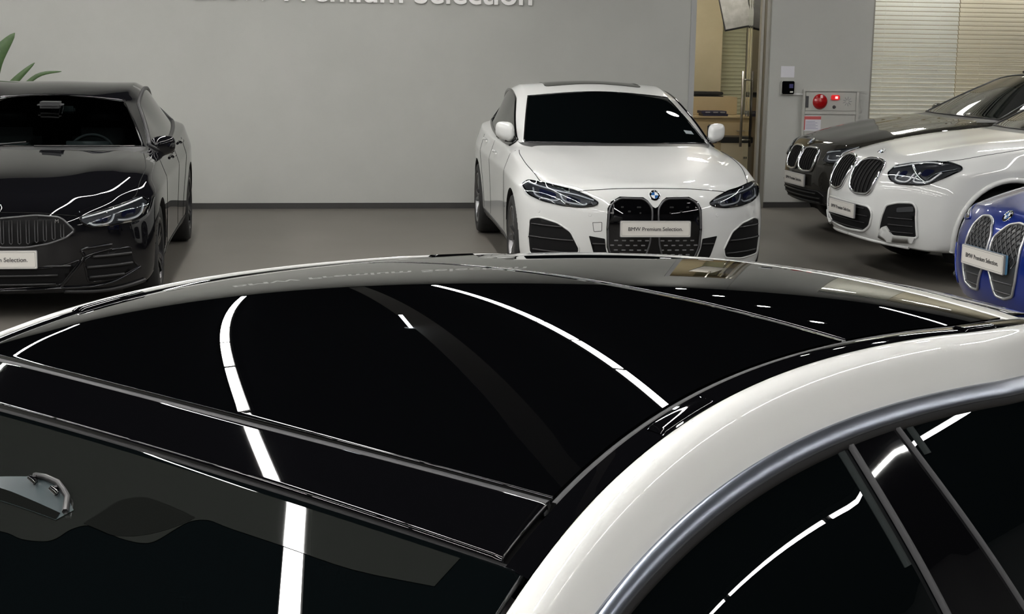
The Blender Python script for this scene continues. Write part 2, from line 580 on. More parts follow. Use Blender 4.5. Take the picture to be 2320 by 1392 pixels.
for x, y, lb in ((5.1, 17.5, 'warm square ceiling light inside the office'), (7.2, 17.4, 'added square light panel brightening the white blind from behind'), (8.7, 17.4, 'added square light panel brightening the cream blind from behind')):  # the two panels behind the blinds are added to brighten the slats
    ol = tag(empty('office_and_fill_light', (x, y, 3.1)), lb, 'light')
    MB().box((-0.32, -0.32, -0.03), (0.32, 0.32, 0), 0.004).build('frame', M['white_paint'], ol)
    MB().box((-0.28, -0.28, -0.036), (0.28, 0.28, -0.031)).build('diffuser', M['office_lamp'] if x < 5 else M['office_and_fill_lamp'], ol)
tv = tag(empty('hanging_monitor', (5.43, 17.6, 2.20)), 'grey hanging monitor tilted down from the office ceiling', 'monitor')
mt = Matrix.Rotation(math.radians(-12), 4, 'Y') @ Matrix.Rotation(math.radians(-8), 4, 'Z') @ Matrix.Rotation(math.radians(-14), 4, 'X')
MB().box((-0.17, -0.015, -0.22), (0.17, 0.03, 0.42), 0.006, mt).build('casing', M['black_plastic'], tv)
MB().box((-0.16, -0.019, -0.205), (0.16, -0.0155, 0.41), 0, mt).build('screen', mat('screen_mottled', (0.17, 0.165, 0.15), 0.3, noise=((0.24, 0.235, 0.22), 7, 4, 0.4, 0.65)), tv)
MB().tube([(0.03, 0.03, 0.3), (0.05, 0.06, 1.0)], 0.014, 8).build('drop_pole', M['steel'], tv)

# fire hydrant and alarm cabinet
FU, FZ = 5.89, 1.325


def fb(px, py):
    return FU + (px - 1818) / 194.0, FZ - (py - 203) / 197.0


fc = tag(empty('fire_alarm_cabinet', (FU + 0.32, V, 0)), 'pale grey fire alarm cabinet with red bell on the pier by the blinds', 'cabinet')


def fbox(name, a, b, d0, d1, m, bev=0.004, parent=None):
    (u0, z1), (u1, z0) = fb(*a), fb(*b)
    x = FU + 0.32
    return MB().box((u0 - x, -d1, z0), (u1 - x, -d0, z1), bev).build(name, m, parent or fc)


MB().box((-0.32, -0.05, 0.10), (0.32, 0, 1.325), 0.004).build('carcass', M['grey_box'], fc)
fbox('frame_top', (1816, 201), (1943, 207), 0.05, 0.066, M['grey_box'])
fbox('frame_left', (1816, 207), (1821, 440), 0.05, 0.066, M['grey_box'])
fbox('frame_right', (1937, 207), (1943, 440), 0.05, 0.066, M['grey_box'])
fbox('frame_middle', (1821, 250), (1937, 257), 0.05, 0.064, M['grey_box'])
fbox('upper_panel', (1822, 208), (1936, 249), 0.05, 0.058, M['grey_box'], 0.003)
dr = fbox('door', (1822, 258), (1936, 440), 0.05, 0.058, M['grey_box'], 0.003)
fbox('slot', (1822.5, 217), (1829, 242), 0.058, 0.062, M['rubber'], 0.01)
bu, bz = fb(1855, 229)
MB().lathe([(0.0, -0.045), (0.04, -0.042), (0.07, -0.03), (0.084, -0.01), (0.087, 0)], 24, 'y', (bu - FU - 0.32, -0.058, bz)).build('alarm_bell', M['red'], fc, True)
o = fbox('alarm_bell_bridge', (1852, 214), (1858, 226), 0.09, 0.1, M['red'], 0.003)
fbox('lamp', (1879, 214), (1898, 225), 0.058, 0.085, M['red_lamp'], 0.008)
fbox('lamp_core', (1887, 217), (1893, 222), 0.085, 0.088, M['red_spot'], 0.002)
ku, kz = fb(1887.5, 240.5)
MB().lathe([(0, -0.03), (0.012, -0.03), (0.014, -0.01), (0.02, 0)], 12, 'y', (ku - FU - 0.32, -0.058, kz)).build('phone_jack', M['rubber'], fc)
su, sz = fb(1917, 228)
for k in range(9):
    a = 2 * math.pi * k / 9
    c, s = math.cos(a), math.sin(a)
    MB().tube([(su - FU - 0.32 + c * 0.018, -0.0585, sz + s * 0.018), (su - FU - 0.32 + c * 0.052, -0.0585, sz + s * 0.052)], 0.0035, 5).build('speaker_slot', M['plate_edge'], fc)
st = fbox('instruction_sticker', (1817.5, 260), (1859, 293), 0.0585, 0.060, M['paper'], 0)
fbox('sticker_header', (1821, 261), (1859, 268), 0.0602, 0.0608, M['paper_red'], 0, fc)
fbox('sticker_margin', (1820, 268), (1823.5, 291), 0.0602, 0.0608, M['paper_red'], 0, fc)
for k in range(6):
    fbox('sticker_line', (1825, 271.5 + 3.2 * k), (1846 + (k * 5) % 9, 272.7 + 3.2 * k), 0.0602, 0.0607, M['paper_ink'], 0, fc)
ac = tag(empty('access_reader', (fb(1782.5, 200)[0], V, fb(0, 200)[1])), 'small black access reader on the pier left of the fire alarm cabinet', 'reader')
MB().box((-0.078, -0.035, -0.078), (0.078, 0, 0.078), 0.008).build('back_plate', M['grey_box'], ac)
MB().box((-0.07, -0.05, -0.066), (0.072, -0.0355, 0.076), 0.008).build('body', M['gloss_black'], ac)
MB().box((0.01, -0.0525, 0.0), (0.055, -0.0505, 0.045), 0.0).build('screen', mat('reader_screen', (0.05, 0.05, 0.16), 0.2), ac)
MB().box((0.02, -0.0525, -0.05), (0.055, -0.0505, -0.035), 0.0).build('key', M['plate'], ac)
MB().box((0.075, -0.02, -0.078), (0.185, 0, -0.058), 0.003).build('cable_duct', M['white_paint'], ac)
pn = MB().box((-0.078, -0.003, -0.062), (0.078, 0, 0.062)).build('notice_sheet', M['paper'])
pn.location = (fb(1782.5, 165)[0], V, fb(0, 165)[1])
tag(pn, 'small white notice sheet taped above the black access reader', 'notice')

# wall lettering
sg = tag(empty('wall_sign', (-0.79, V, 2.195)), 'raised white lettering across the top of the grey wall', 'sign')
TXT = 'BMW Premium Selection'


def measure(s, size):
    me = text_mesh(s, size)
    xs = [v.co.x for v in me.vertices]
    r = max(xs)
    bpy.data.meshes.remove(me)
    return r


def heavier(me, d):
    """thicken thin strokes by laying a few shifted copies together"""
    v = [tuple(q.co) for q in me.vertices]
    f = [tuple(p.vertices) for p in me.polygons]
    out = bpy.data.meshes.new('lettering')
    V2, F2 = [], []
    for n_, (dx, dy) in enumerate(((-d, 0), (d, 0), (0, d * 0.6), (0, -d * 0.6), (0, 0))):
        F2 += [tuple(i + len(V2) for i in p) for p in f]
        V2 += [(x + dx, y + dy, z + n_ * 0.0002) for x, y, z in v]
    out.from_pydata(V2, [], F2)
    return out


def bold(me_body, size):
    return text_mesh(me_body, size, 0.012, 0.0055 * size / 0.4)


S0 = 0.4
full = measure(TXT, S0)
size = S0 * 3.585 / full
for i, ch in enumerate(TXT):
    if ch == ' ':
        continue
    x1 = measure(TXT[:i + 1], size)
    me = bold(ch, size) if ch not in 'MW' else heavier(text_mesh(ch, size, 0.012), 0.0085)
    xs = [v.co.x for v in me.vertices]
    shift = x1 - max(xs) + 0.01
    for v in me.vertices:
        x, y, z = v.co
        v.co = (x + shift, -0.012 - z - 0.004, y)
    me.flip_normals()
    me.materials.append(M['sign'])
    o = obj('letter', None, None, None, sg, mesh=me)

# potted plant behind the black car
pl = tag(empty('potted_plant', (-2.85, 15.75, 0)), 'broad-leaved potted plant behind the black car roof by the wall', 'plant')
MB().lathe([(0, 0), (0.17, 0), (0.22, 0.42), (0.2, 0.42), (0.19, 0.36), (0, 0.36)], 24).build('pot', M['pot'], pl, True)
MB().lathe([(0, 0.37), (0.19, 0.365)], 20).build('soil', M['soil'], pl)
MB().tube([(0, 0, 0.36), (0.02, 0, 0.7), (0.05, 0.0, 1.02)], 0.03, 8).build('stem', M['wood'], pl, True)


def leaf(pts, wid, name='leaf', face=(0, -1, 0.15)):
    C = smooth_poly(pts, 6, False)
    n = len(C)
    T = np.gradient(C, axis=0)
    T /= np.linalg.norm(T, axis=1)[:, None]
    f = np.array(face, float)
    v = []
    for i in range(n):
        s = i / (n - 1)
        b = np.cross(T[i], f)
        b /= np.linalg.norm(b) + 1e-9
        nn = np.cross(b, T[i])
        ww = wid * (math.sin(math.pi * min(1, s * 0.86 + 0.14)) ** 0.8) * (1 if s < 1 else 0.02) + 0.002
        v += [C[i] - b * ww + nn * ww * 0.25, C[i], C[i] + b * ww + nn * ww * 0.25]
    fc_ = []
    for i in range(n - 1):
        for k in range(2):
            fc_.append((i * 3 + k, i * 3 + k + 1, i * 3 + k + 4, i * 3 + k + 3))
    o = obj(name, v, fc_, M['leaf'], pl, True)
    md = o.modifiers.new('thick', 'SOLIDIFY')
    md.thickness = 0.002
    return o


leaf([(0.05, 0, 0.95), (0.10, 0, 1.25), (0.20, -0.02, 1.55), (0.40, -0.02, 1.82)], 0.10)
leaf([(0.05, 0, 0.9), (0.22, -0.05, 1.12), (0.38, -0.08, 1.34), (0.585, -0.08, 1.535)], 0.042)
leaf([(0.05, 0, 0.85), (0.33, 0.02, 1.16), (0.58, 0.05, 1.40), (0.82, 0.05, 1.45)], 0.022)
for k in range(9):
    a = 0.9 + k * 0.62
    r = 0.42 + 0.1 * ((k * 7) % 3)
    leaf([(0.04, 0, 0.9 + 0.01 * k), (0.04 + r * 0.4 * math.cos(a), r * 0.4 * math.sin(a) * 0.6, 1.2), (0.04 + r * math.cos(a), 0.6 * r * math.sin(a), 1.3 + 0.12 * ((k * 5) % 4))], 0.055, face=(math.sin(a), -math.cos(a), 0.4))

# ------------------------------------------------------------------ ceiling lights


def strip_row(u, v0, v1, first, where):
    k = 0
    v = v1
    proto = None
    while v > v0:
        L = 1.2
        t = empty('ceiling_strip_light', (u, v - L / 2, CEIL))
        tag(t, 'white linear ceiling light %s' % where, 'light', 'linear lights ' + where)
        if proto is None:
            a = MB().box((-0.04, -L / 2 + 0.004, -0.045), (0.04, L / 2 - 0.004, 0), 0.003).build('housing', M['housing'], t)
            b = MB().box((-0.031, -L / 2 + 0.036, -0.052), (0.031, L / 2 - 0.036, -0.0455)).build('diffuser', M['strip'], t)
            proto = (a, b)
        else:
            for q in proto:
                c = q.copy()
                c.parent = t
                COL.objects.link(c)
        v -= L
        k += 1


for u, wh in ((-0.79, 'in the row left of the white coupe'), (1.57, 'in the row over the white coupe'), (-3.05, 'in the row over the black coupe'), (7.25, 'in the row before the blinds'), (-5.4, 'in the row nearest the side wall')):
    strip_row(u, -5.0, 15.45, '', wh)
proto = None
for k in range(6):
    t = empty('ceiling_downlight', (4.74, 15.9 - 1.62 * k, CEIL))
    tag(t, 'round ceiling downlight mirrored in the black roof panel', 'light', 'round downlights in one row above the drive lane')
    if proto is None:
        a = MB().lathe([(0.075, 0), (0.095, -0.004), (0.095, -0.012), (0.07, -0.014), (0.07, 0)], 24).build('bezel', M['housing'], t, True)
        b = MB().lathe([(0.0, -0.009), (0.068, -0.009), (0.068, -0.004), (0, -0.004)], 24).build('diffuser', M['spot'], t)
        proto = (a, b)
    else:
        for q in proto:
            c = q.copy()
            c.parent = t
            COL.objects.link(c)
dct = MB().box((0.55, -5, CEIL - 0.02), (0.75, 16.0, CEIL), 0.004).build('ceiling_trunking', M['duct'])
tag(dct, 'long grey ceiling trunking mirrored in the black roof panel', 'trunking')
cc = tag(empty('ceiling_rod_lamp', (0.53, 7.5, CEIL)), 'small glowing ceiling rod lamp mirrored near the middle of the black roof', 'lamp')
MB().prism(round_poly([(-0.045, -0.06), (0.045, -0.06), (0.045, 0.06), (-0.045, 0.06)], 0.03), -0.008, 0, 'z').build('mount_plate', M['plate_edge'], cc)
MB().tube([(0, 0, -0.008), (-0.012, 0, -0.2), (-0.025, 0.0, -0.40)], 0.015, 10).build('glowing_rod', M['lamp_glow'], cc, True)

# ------------------------------------------------------------------ car bodies
# cage columns: 0-4 front lateral, 5 front corner, 6-16 flank, 17-21 rear lateral
FY = [0.0, 0.22, 0.42, 0.58, 0.72]
FDROP = [0.0, 0.008, 0.04, 0.10, 0.21]
BASE = dict(
    nose_x=[0.83, 0.885, 0.90, 0.895, 0.86, 0.77],
    nose_z=[0.17, 0.29, 0.45, 0.62, 0.74, 0.815],
    corner=[(0.47, 0.87, 0.17), (0.47, 0.89, 0.29), (0.46, 0.90, 0.45), (0.43, 0.895, 0.62), (0.38, 0.875, 0.75), (0.28, 0.82, 0.835)],
    side_x=[0.22, 0.0, -0.36, -0.70, -0.95, -1.35, -1.8, -2.3, -2.86, -3.25, -3.6],
    side_y=[(0.88, 0.905, 0.918, 0.92, 0.91, 0.845), (0.89, 0.91, 0.922, 0.926, 0.918, 0.855), (0.88, 0.905, 0.915, 0.92, 0.915, 0.86),
            (0.86, 0.895, 0.90, 0.905, 0.91, 0.862), (0.855, 0.893, 0.897, 0.903, 0.912, 0.865), (0.855, 0.893, 0.897, 0.905, 0.915, 0.868),
            (0.855, 0.893, 0.897, 0.908, 0.918, 0.87), (0.86, 0.895, 0.90, 0.912, 0.922, 0.872), (0.89, 0.91, 0.922, 0.93, 0.932, 0.875),
            (0.87, 0.90, 0.915, 0.92, 0.915, 0.86), (0.83, 0.87, 0.885, 0.885, 0.87, 0.81)],
    side_z4=[0.765, 0.78, 0.79, 0.80, 0.80, 0.80, 0.80, 0.81, 0.82, 0.84, 0.85],
    side_z5=[0.865, 0.895, 0.925, 0.94, 0.945, 0.95, 0.955, 0.965, 0.985, 1.01, 1.03],
    sh_dx=[-0.08, -0.06, 0.0, 0.04, 0.04, 0, 0, 0, 0, 0, 0],
    tail_x=[-3.80, -3.86, -3.90, -3.92, -3.91, -3.82], tail_z=[0.2, 0.3, 0.45, 0.65, 0.88, 1.06],
    # centre line of the top, columns 5..16
    top_x=[0.77, 0.46, 0.12, -0.20, -0.50, -0.64, -1.15, -1.66, -2.1, -2.7, -3.2, -3.66],
    top_z=[0.815, 0.875, 0.93, 0.97, 1.005, 1.015, 1.215, 1.40, 1.49, 1.455, 1.30, 1.12],
    m4=[(0.24, -0.01, -0.004)] * 5 + [(0.27, -0.02, -0.004)] + [(0.26, -0.03, -0.012)] * 6,
    m3=[None, (0.44, 0.44, 0.877), (0.10, 0.46, 0.935), (-0.22, 0.48, 0.973), (-0.58, 0.62, 1.0), (-0.78, 0.745, 1.008), (-1.28, 0.675, 1.195), (-1.74, 0.602, 1.35),
        (-2.15, 0.60, 1.445), (-2.72, 0.59, 1.425), (-3.2, 0.55, 1.275), (-3.66, 0.50, 1.10)],
    m2=[None, (0.40, 0.60, 0.867), (0.05, 0.62, 0.928), (-0.27, 0.64, 0.97), (-0.62, 0.72, 0.985), (-0.84, 0.785, 0.985), (-1.32, 0.755, 1.165), (-1.80, 0.69, 1.325),
        (-2.2, 0.68, 1.395), (-2.75, 0.67, 1.385), (-3.2, 0.645, 1.235), (-3.64, 0.59, 1.075)],
    m1=[None, (0.32, 0.745, 0.868), (0.0, 0.765, 0.918), (-0.32, 0.78, 0.955), (-0.64, 0.80, 0.97), (-0.90, 0.83, 0.97), (-1.35, 0.835, 0.97), (-1.8, 0.835, 0.975),
        (-2.3, 0.825, 0.99), (-2.8, 0.80, 1.02), (-3.22, 0.76, 1.05), (-3.62, 0.71, 1.06)],
    front_z5=[0, -0.002, -0.008, -0.016, -0.02], front_z4=[0, 0, -0.003, -0.006, -0.008],
)


def cage(sp):
    """half cage: S[k][j] side-wrap rows, T[m][c] top rows"""
    J = 22
    S = np.zeros((6, J, 3))
    for k in range(6):
        drop = sp.get('fdrop', FDROP)
        fy = sp.get('fy', FY)
        for j in range(5):
            z = sp['nose_z'][k]
            if k == 5:
                z += sp['front_z5'][j]
            if k == 4:
                z += sp['front_z4'][j]
            S[k, j] = (sp['nose_x'][k] - drop[j] * (1 if k < 5 else sp.get('drop5', 0.95)), fy[j], z)
        S[k, 5] = sp['corner'][k]
        for i in range(11):
            x = sp['side_x'][i] + (sp['sh_dx'][i] if k == 5 else 0)
            z = sp['nose_z'][k] if k < 4 else (sp['side_z4'][i] if k == 4 else sp['side_z5'][i])
            if k == 0:
                z = sp.get('sill_z', 0.19)
            S[k, 6 + i] = (x, sp['side_y'][i][k], z)
        for i in range(5):
            j = 21 - i
            S[k, j] = (sp['tail_x'][k] + FDROP[i] * 0.9, FY[i], sp['tail_z'][k])
    T = np.zeros((6, 12, 3))
    T[0] = S[5, 5:17]
    for m, key in ((1, 'm1'), (2, 'm2'), (3, 'm3')):
        for c in range(1, 12):
            T[m, c] = sp[key][c]
    for c in range(12):
        T[5, c] = (sp['top_x'][c], 0, sp['top_z'][c])
        y, dx, dz = sp['m4'][c]
        T[4, c] = (sp['top_x'][c] + dx, y, sp['top_z'][c] + dz)
    for m in range(1, 6):
        T[m, 0] = S[5, 5 - m]
        T[m, 11] = S[5, 16 + m]
    return S, T


PAN = dict(body=0, hood=1, cowl=2, windshield=3, roof=4, side_window=5, rear_window=6, front_bumper=7)


def build_body(sp, warp=None, level=4):
    S, T = cage(sp)
    verts, idx = [], {}

    def vid(p):
        key = tuple(round(float(q), 5) for q in p)
        if key not in idx:
            idx[key] = len(verts)
            verts.append(key)
        return idx[key]
    faces, pan, crease = [], [], {}

    def quad(a, b, c, d, p):
        for s in (1, -1):
            q = [vid((v[0], v[1] * s, v[2])) for v in (a, b, c, d)]
            if s < 0:
                q = q[::-1]
            faces.append(q)
            pan.append(p)

    def cr(a, b, val):
        for s in (1, -1):
            i, j = vid((a[0], a[1] * s, a[2])), vid((b[0], b[1] * s, b[2]))
            if i != j:
                crease[(min(i, j), max(i, j))] = val
    for k in range(5):
        for j in range(21):
            quad(S[k, j], S[k, j + 1], S[k + 1, j + 1], S[k + 1, j], PAN['front_bumper'] if j < 5 else 0)
    # closing strip under the lower edge
    for j in range(21):
        a, b = S[0, j].copy(), S[0, j + 1].copy()
        ai, bi = a * [0.93, 0.9, 1] + [0, 0, -0.012], b * [0.93, 0.9, 1] + [0, 0, -0.012]
        quad(ai, bi, b, a, 0)
    for m in range(5):
        for c in range(11):
            p = 0
            if m >= 1 and c < 4:
                p = PAN['hood']
            elif c == 4 and m >= 2:
                p = PAN['cowl']
            elif m >= 3:
                p = PAN['windshield'] if c < 7 else (PAN['roof'] if c < 9 else PAN['rear_window'])
                if c == 10:
                    p = 0
            elif m == 1 and 5 <= c <= 9:
                p = PAN['side_window']
            quad(T[m, c], T[m, c + 1], T[m + 1, c + 1], T[m + 1, c], p)
    for c in range(11):
        cr(T[0, c], T[0, c + 1], sp.get('cr_shoulder', 0.45))
        if c >= 5:
            cr(T[1, c], T[1, c + 1], 0.7)
            cr(T[2, c], T[2, c + 1], 0.55)
            cr(T[3, c], T[3, c + 1], 0.75)
        elif c < 4:
            cr(T[1, c], T[1, c + 1], sp.get('cr_h1', 0.2))
            cr(T[2, c], T[2, c + 1], sp.get('cr_h2', 0.55))
            cr(T[3, c], T[3, c + 1], sp.get('cr_h3', 0.25))
    for m in range(2, 5):
        cr(T[m, 5], T[m + 1, 5], 0.9)
        cr(T[m, 4], T[m + 1, 4], 0.7)
        cr(T[m, 7], T[m + 1, 7], 0.5)
    for j in range(5):
        cr(S[5, j], S[5, j + 1], sp.get('cr_nose', 0.4))
        cr(S[0, j], S[0, j + 1], 0.5)
        cr(S[3, j], S[3, j + 1], sp.get('cr_bumper', 0.3))
    for j in range(5, 16):
        cr(S[4, j], S[4, j + 1], sp.get('cr_char', 0.5))
        cr(S[1, j], S[1, j + 1], 0.5)
    vs = np.array(verts)
    if warp is not None:
        vs = warp(vs)
    me = bpy.data.meshes.new('cage')
    me.from_pydata([tuple(v) for v in vs], [], faces)
    me.polygons.foreach_set('material_index', pan)
    bm = bmesh.new()
    bm.from_mesh(me)
    bmesh.ops.recalc_face_normals(bm, faces=bm.faces[:])
    ly = bm.edges.layers.float.get('crease_edge') or bm.edges.layers.float.new('crease_edge')
    bm.verts.ensure_lookup_table()
    for e in bm.edges:
        k = (min(e.verts[0].index, e.verts[1].index), max(e.verts[0].index, e.verts[1].index))
        if k in crease:
            e[ly] = crease[k]
    bm.to_mesh(me)
    bm.free()
    for _ in range(8):
        me.materials.append(M['rubber'])
    o = bpy.data.objects.new('cage', me)
    COL.objects.link(o)
    md = o.modifiers.new('s', 'SUBSURF')
    md.levels = md.render_levels = level
    dg = bpy.context.evaluated_depsgraph_get()
    dg.update()
    out = bpy.data.meshes.new_from_object(o.evaluated_get(dg))
    bpy.data.objects.remove(o)
    n = len(out.vertices)
    Vv = np.zeros(n * 3)
    out.vertices.foreach_get('co', Vv)
    Vv = Vv.reshape(-1, 3)
    Nn = np.zeros(n * 3)
    out.vertex_normals.foreach_get('vector', Nn)
    Nn = Nn.reshape(-1, 3)
    Ff = np.zeros(len(out.polygons) * 4, int)
    out.loops.foreach_get('vertex_index', Ff)
    Ff = Ff.reshape(-1, 4)
    Pp = np.zeros(len(out.polygons), int)
    out.polygons.foreach_get('material_index', Pp)
    bpy.data.meshes.remove(out)
    return Vv, Nn, Ff, Pp


class Car:
    def __init__(self, name, loc, yaw, label, sp, warp=None, level=4, wheelbase=2.856, tyre_r=0.335, arch_r=0.375, axle_z=None, ax0=0.0):
        # local x points forward (out of the nose), y to the car's left; origin on the ground under the front axle
        self.root = tag(empty(name, (loc[0], loc[1], 0), yaw - math.pi / 2), label, 'car')
        self.V, self.N, self.F, self.P = build_body(sp, warp, level)
        self.bvh = BVHTree.FromPolygons([tuple(v) for v in self.V], [tuple(f) for f in self.F])
        self.F0 = self.F
        self.wb, self.tr, self.ar = wheelbase, tyre_r, arch_r
        self.az = axle_z or tyre_r
        self.ax0 = ax0

    def hit(self, a, b, axis):
        if axis == 'x':
            o, d = Vector((4, a, b)), Vector((-1, 0, 0))
        elif axis == 'y':
            o, d = Vector((a, 4, b)), Vector((0, -1, 0))
        else:
            o, d = Vector((a, b, 4)), Vector((0, 0, -1))
        p, n, i, t = self.bvh.ray_cast(o, d)
        if p is None:
            g = {'x': Vector((0.6, a, b)), 'y': Vector((a, 0.9, b)), 'z': Vector((a, b, 1.0))}[axis]
            p, n, i, t = self.bvh.find_nearest(g)
        f = self.F0[i]
        # smooth normal by inverse distance
        w = 1.0 / (np.linalg.norm(self.V[f] - np.array(p), axis=1) + 1e-4)
        nn = (self.N[f] * w[:, None]).sum(0)
        nn /= np.linalg.norm(nn) + 1e-9
        if nn @ np.array(d) > 0:
            nn = -nn
        return np.array(p), nn

    def project(self, pts, axis, off=0.0):
        out = []
        for a, b in pts:
            p, n = self.hit(float(a), float(b), axis)
            out.append(p + n * off)
        return np.array(out)

    def arches(self, thick=0.22):
        for ax in (self.ax0, self.ax0 - self.wb):
            C = np.array([ax, self.az])
            fc = self.V[self.F].mean(1)
            r = np.hypot(fc[:, 0] - C[0], fc[:, 2] - C[1])
            kill = (r < self.ar) & (np.abs(fc[:, 1]) > 0.55) & (fc[:, 2] < self.az + self.ar)
            kv = np.zeros(len(self.V), bool)
            kv[self.F[kill].ravel()] = True
            keep = ~kill
            av = np.zeros(len(self.V), bool)
            av[self.F[keep].ravel()] = True
            b = kv & av
            d = self.V[b][:, [0, 2]] - C
            rr = np.linalg.norm(d, axis=1)
            ok = np.abs(rr - self.ar) < 0.06
            nd = C + d / rr[:, None] * self.ar
            vb = self.V[b]
            vb[ok, 0] = nd[ok, 0]
            vb[ok, 2] = nd[ok, 1]
            self.V[b] = vb
            self.F, self.P = self.F[keep], self.P[keep]
            for s in (1, -1):
                v, f = [], []
                n = 40
                for i in range(n + 1):
                    t = math.radians(-28 + 236 * i / n)
                    x, z = C[0] + self.ar * math.cos(t), C[1] + self.ar * math.sin(t)
                    p, _ = self.hit(x, max(z, 0.12), 'y')
                    y = p[1] if p[1] > 0.5 else 0.85
                    v += [(x, (y - 0.004) * s, z), (x - 0.012 * math.cos(t), (y - 0.012) * s, z - 0.012 * math.sin(t)), (x - 0.0 * math.cos(t), (y - thick) * s, z)]
                for i in range(n):
                    for k in range(2):
                        f.append((i * 3 + k, i * 3 + k + 1, i * 3 + k + 4, i * 3 + k + 3))
                obj('wheel_arch_liner', v, f, M['dark_void'], self.root, True)

    def shell(self, mats, skip=(), names=None):
        """split the body by panel, each keeping the shared smooth normals"""
        self.arches()
        base = dict(body='body_shell', hood='hood', cowl='cowl_panel', windshield='windshield', roof='roof_panel', side_window='side_window', rear_window='rear_window', front_bumper='front_bumper')
        for pn, k in PAN.items():
            if pn in skip:
                continue
            sel = self.F[self.P == k]
            if not len(sel):
                continue
            groups = [sel]
            if pn == 'side_window':
                y = self.V[sel].mean(1)[:, 1]
                groups = [sel[y > 0], sel[y < 0]]
            for g in groups:
                u, inv = np.unique(g.ravel(), return_inverse=True)
                F2 = inv.reshape(-1, 4)
                o = obj(base[pn], self.V[u], F2, M[mats.get(pn, mats['body'])], self.root, True)
                o.data.normals_split_custom_set_from_vertices([tuple(q) for q in self.N[u]])
        # dark floor pan so that nothing shows through from below
        z = self.V[:, 2].min() + 0.03
        MB().box((self.ax0 - self.wb - 0.55, -0.62, z + 0.04), (0.55, 0.62, z + 0.09), 0.01).build('floor_pan', M['dark_void'], self.root)

    def both(self, name, v, f, m, parent=None, smooth=True, mirror=True, recalc=True):
        out = []
        for s in ((1, -1) if mirror else (1,)):
            vv = [(p[0], p[1] * s, p[2]) for p in v]
            ff = f if s > 0 else [tuple(q[::-1]) for q in f]
            out.append(obj(name, vv, ff, m, (parent[len(out)] if isinstance(parent, (list, tuple)) else parent) or self.root, smooth))
        return out

    def patch(self, name, outline, axis, m, off=0.003, step=0.03, thick=0.004, mirror=True, holes=(), parent=None, bulge=0.0):
        V2, F2, loops = fill2d(outline, step, holes)
        P = self.project(V2, axis, off)
        if bulge:
            pass
        N0 = self.project(V2, axis, off + 0.01)
        nrm = (N0 - P) / 0.01
        v = [tuple(p) for p in P]
        f = []
        for t in F2:
            a, b, c = P[t[0]], P[t[1]], P[t[2]]
            f.append(tuple(t) if np.cross(b - a, c - a) @ nrm[t[0]] > 0 else tuple(t[::-1]))
        if thick:
            k = 0
            n0 = len(v)
            for L in loops:
                s = len(v)
                for i in range(L):
                    v.append(tuple(P[k + i] - nrm[k + i] * thick))
                for i in range(L):
                    f.append((k + i, k + (i + 1) % L, s + (i + 1) % L, s + i))
                k += L
        out = self.both(name, v, f, m, parent, True, mirror)
        for o in out:
            bm = bmesh.new()
            bm.from_mesh(o.data)
            for e in bm.edges:
                if len(e.link_faces) == 2 and e.calc_face_angle(0) > 0.9:
                    e.smooth = False
            bm.to_mesh(o.data)
            bm.free()
        return out

    def rim(self, name, line, axis, m, r=0.006, off=0.004, closed=True, mirror=True, step=0.03, n=6, parent=None, rads=None):
        L = densify(line, step) if closed else np.concatenate([densify(line, step)[:-max(1, int(np.ceil(np.linalg.norm(np.array(line[0]) - np.array(line[-1])) / step)))], [line[-1]]])
        P = self.project(L, axis, off)
        v, f = tube(P, r, n, closed)
        return self.both(name, v, f, m, parent, True, mirror)

    def line3(self, name, pts, m, r, mirror=True, n=6, closed=False, parent=None):
        v, f = tube(pts, r, n, closed)
        return self.both(name, v, f, m, parent, True, mirror)

    def bars(self, name, outline, axis, m, n, vertical=False, r=0.006, off=0.006, mirror=True, lean=0.0, parent=None, depth=0.0):
        """slats across an opening, each an object"""
        A = np.array(outline)
        lo, hi = A.min(0), A.max(0)
        out = []
        for i in range(n):
            t = (i + 0.5) / n
            if vertical:
                a0 = lo[0] + (hi[0] - lo[0]) * t
                zz = np.linspace(lo[1], hi[1], 60)
                L = np.stack([a0 + lean * (zz - lo[1]), zz], 1)
            else:
                b0 = lo[1] + (hi[1] - lo[1]) * t
                yy = np.linspace(lo[0], hi[0], 60)
                L = np.stack([yy, b0 + lean * (yy - lo[0])], 1)
            k = inside(L, A)
            if k.sum() < 3:
                continue
            L = L[k][::4] if k.sum() > 12 else L[k]
            P = self.project(L, axis, off)
            v, f = tube(P, r, 6)
            out += self.both(name, v, f, m, parent, True, mirror)
        return out

    def gap(self, name, line, axis, w=0.004, off=0.0015, mirror=True):
        """dark shut line lying in the surface"""
        L = smooth_poly(line, 8, False)
        return self.rim(name, L, axis, M['dark_void'], r=w, off=off - w * 0.55, closed=False, mirror=mirror, n=5)

    def panel_edge(self, name, panel, m, r=0.01, off=0.0, side=None, pick=None):
        sel = self.F[self.P == PAN[panel]]
        if side:
            y = self.V[sel].mean(1)[:, 1]
            sel = sel[y * side > 0]
        cnt = {}
        for f in sel:
            for i in range(4):
                e = (int(f[i]), int(f[(i + 1) % 4]))
                k = (min(e), max(e))
                cnt[k] = None if k in cnt else e
        nxt = {e[0]: e[1] for e in cnt.values() if e}
        k0 = next(iter(nxt))
        loop, k = [k0], nxt[k0]
        while k != k0 and k in nxt and len(loop) < 5000:
            loop.append(k)
            k = nxt[k]
        P = self.V[loop] + self.N[loop] * off
        P = P[::2]
        if pick is not None:
            P = P[[bool(pick(p)) for p in P]]
        v, f = tube(P, r, 6, pick is None)
        return obj(name, v, f, m, self.root, True)

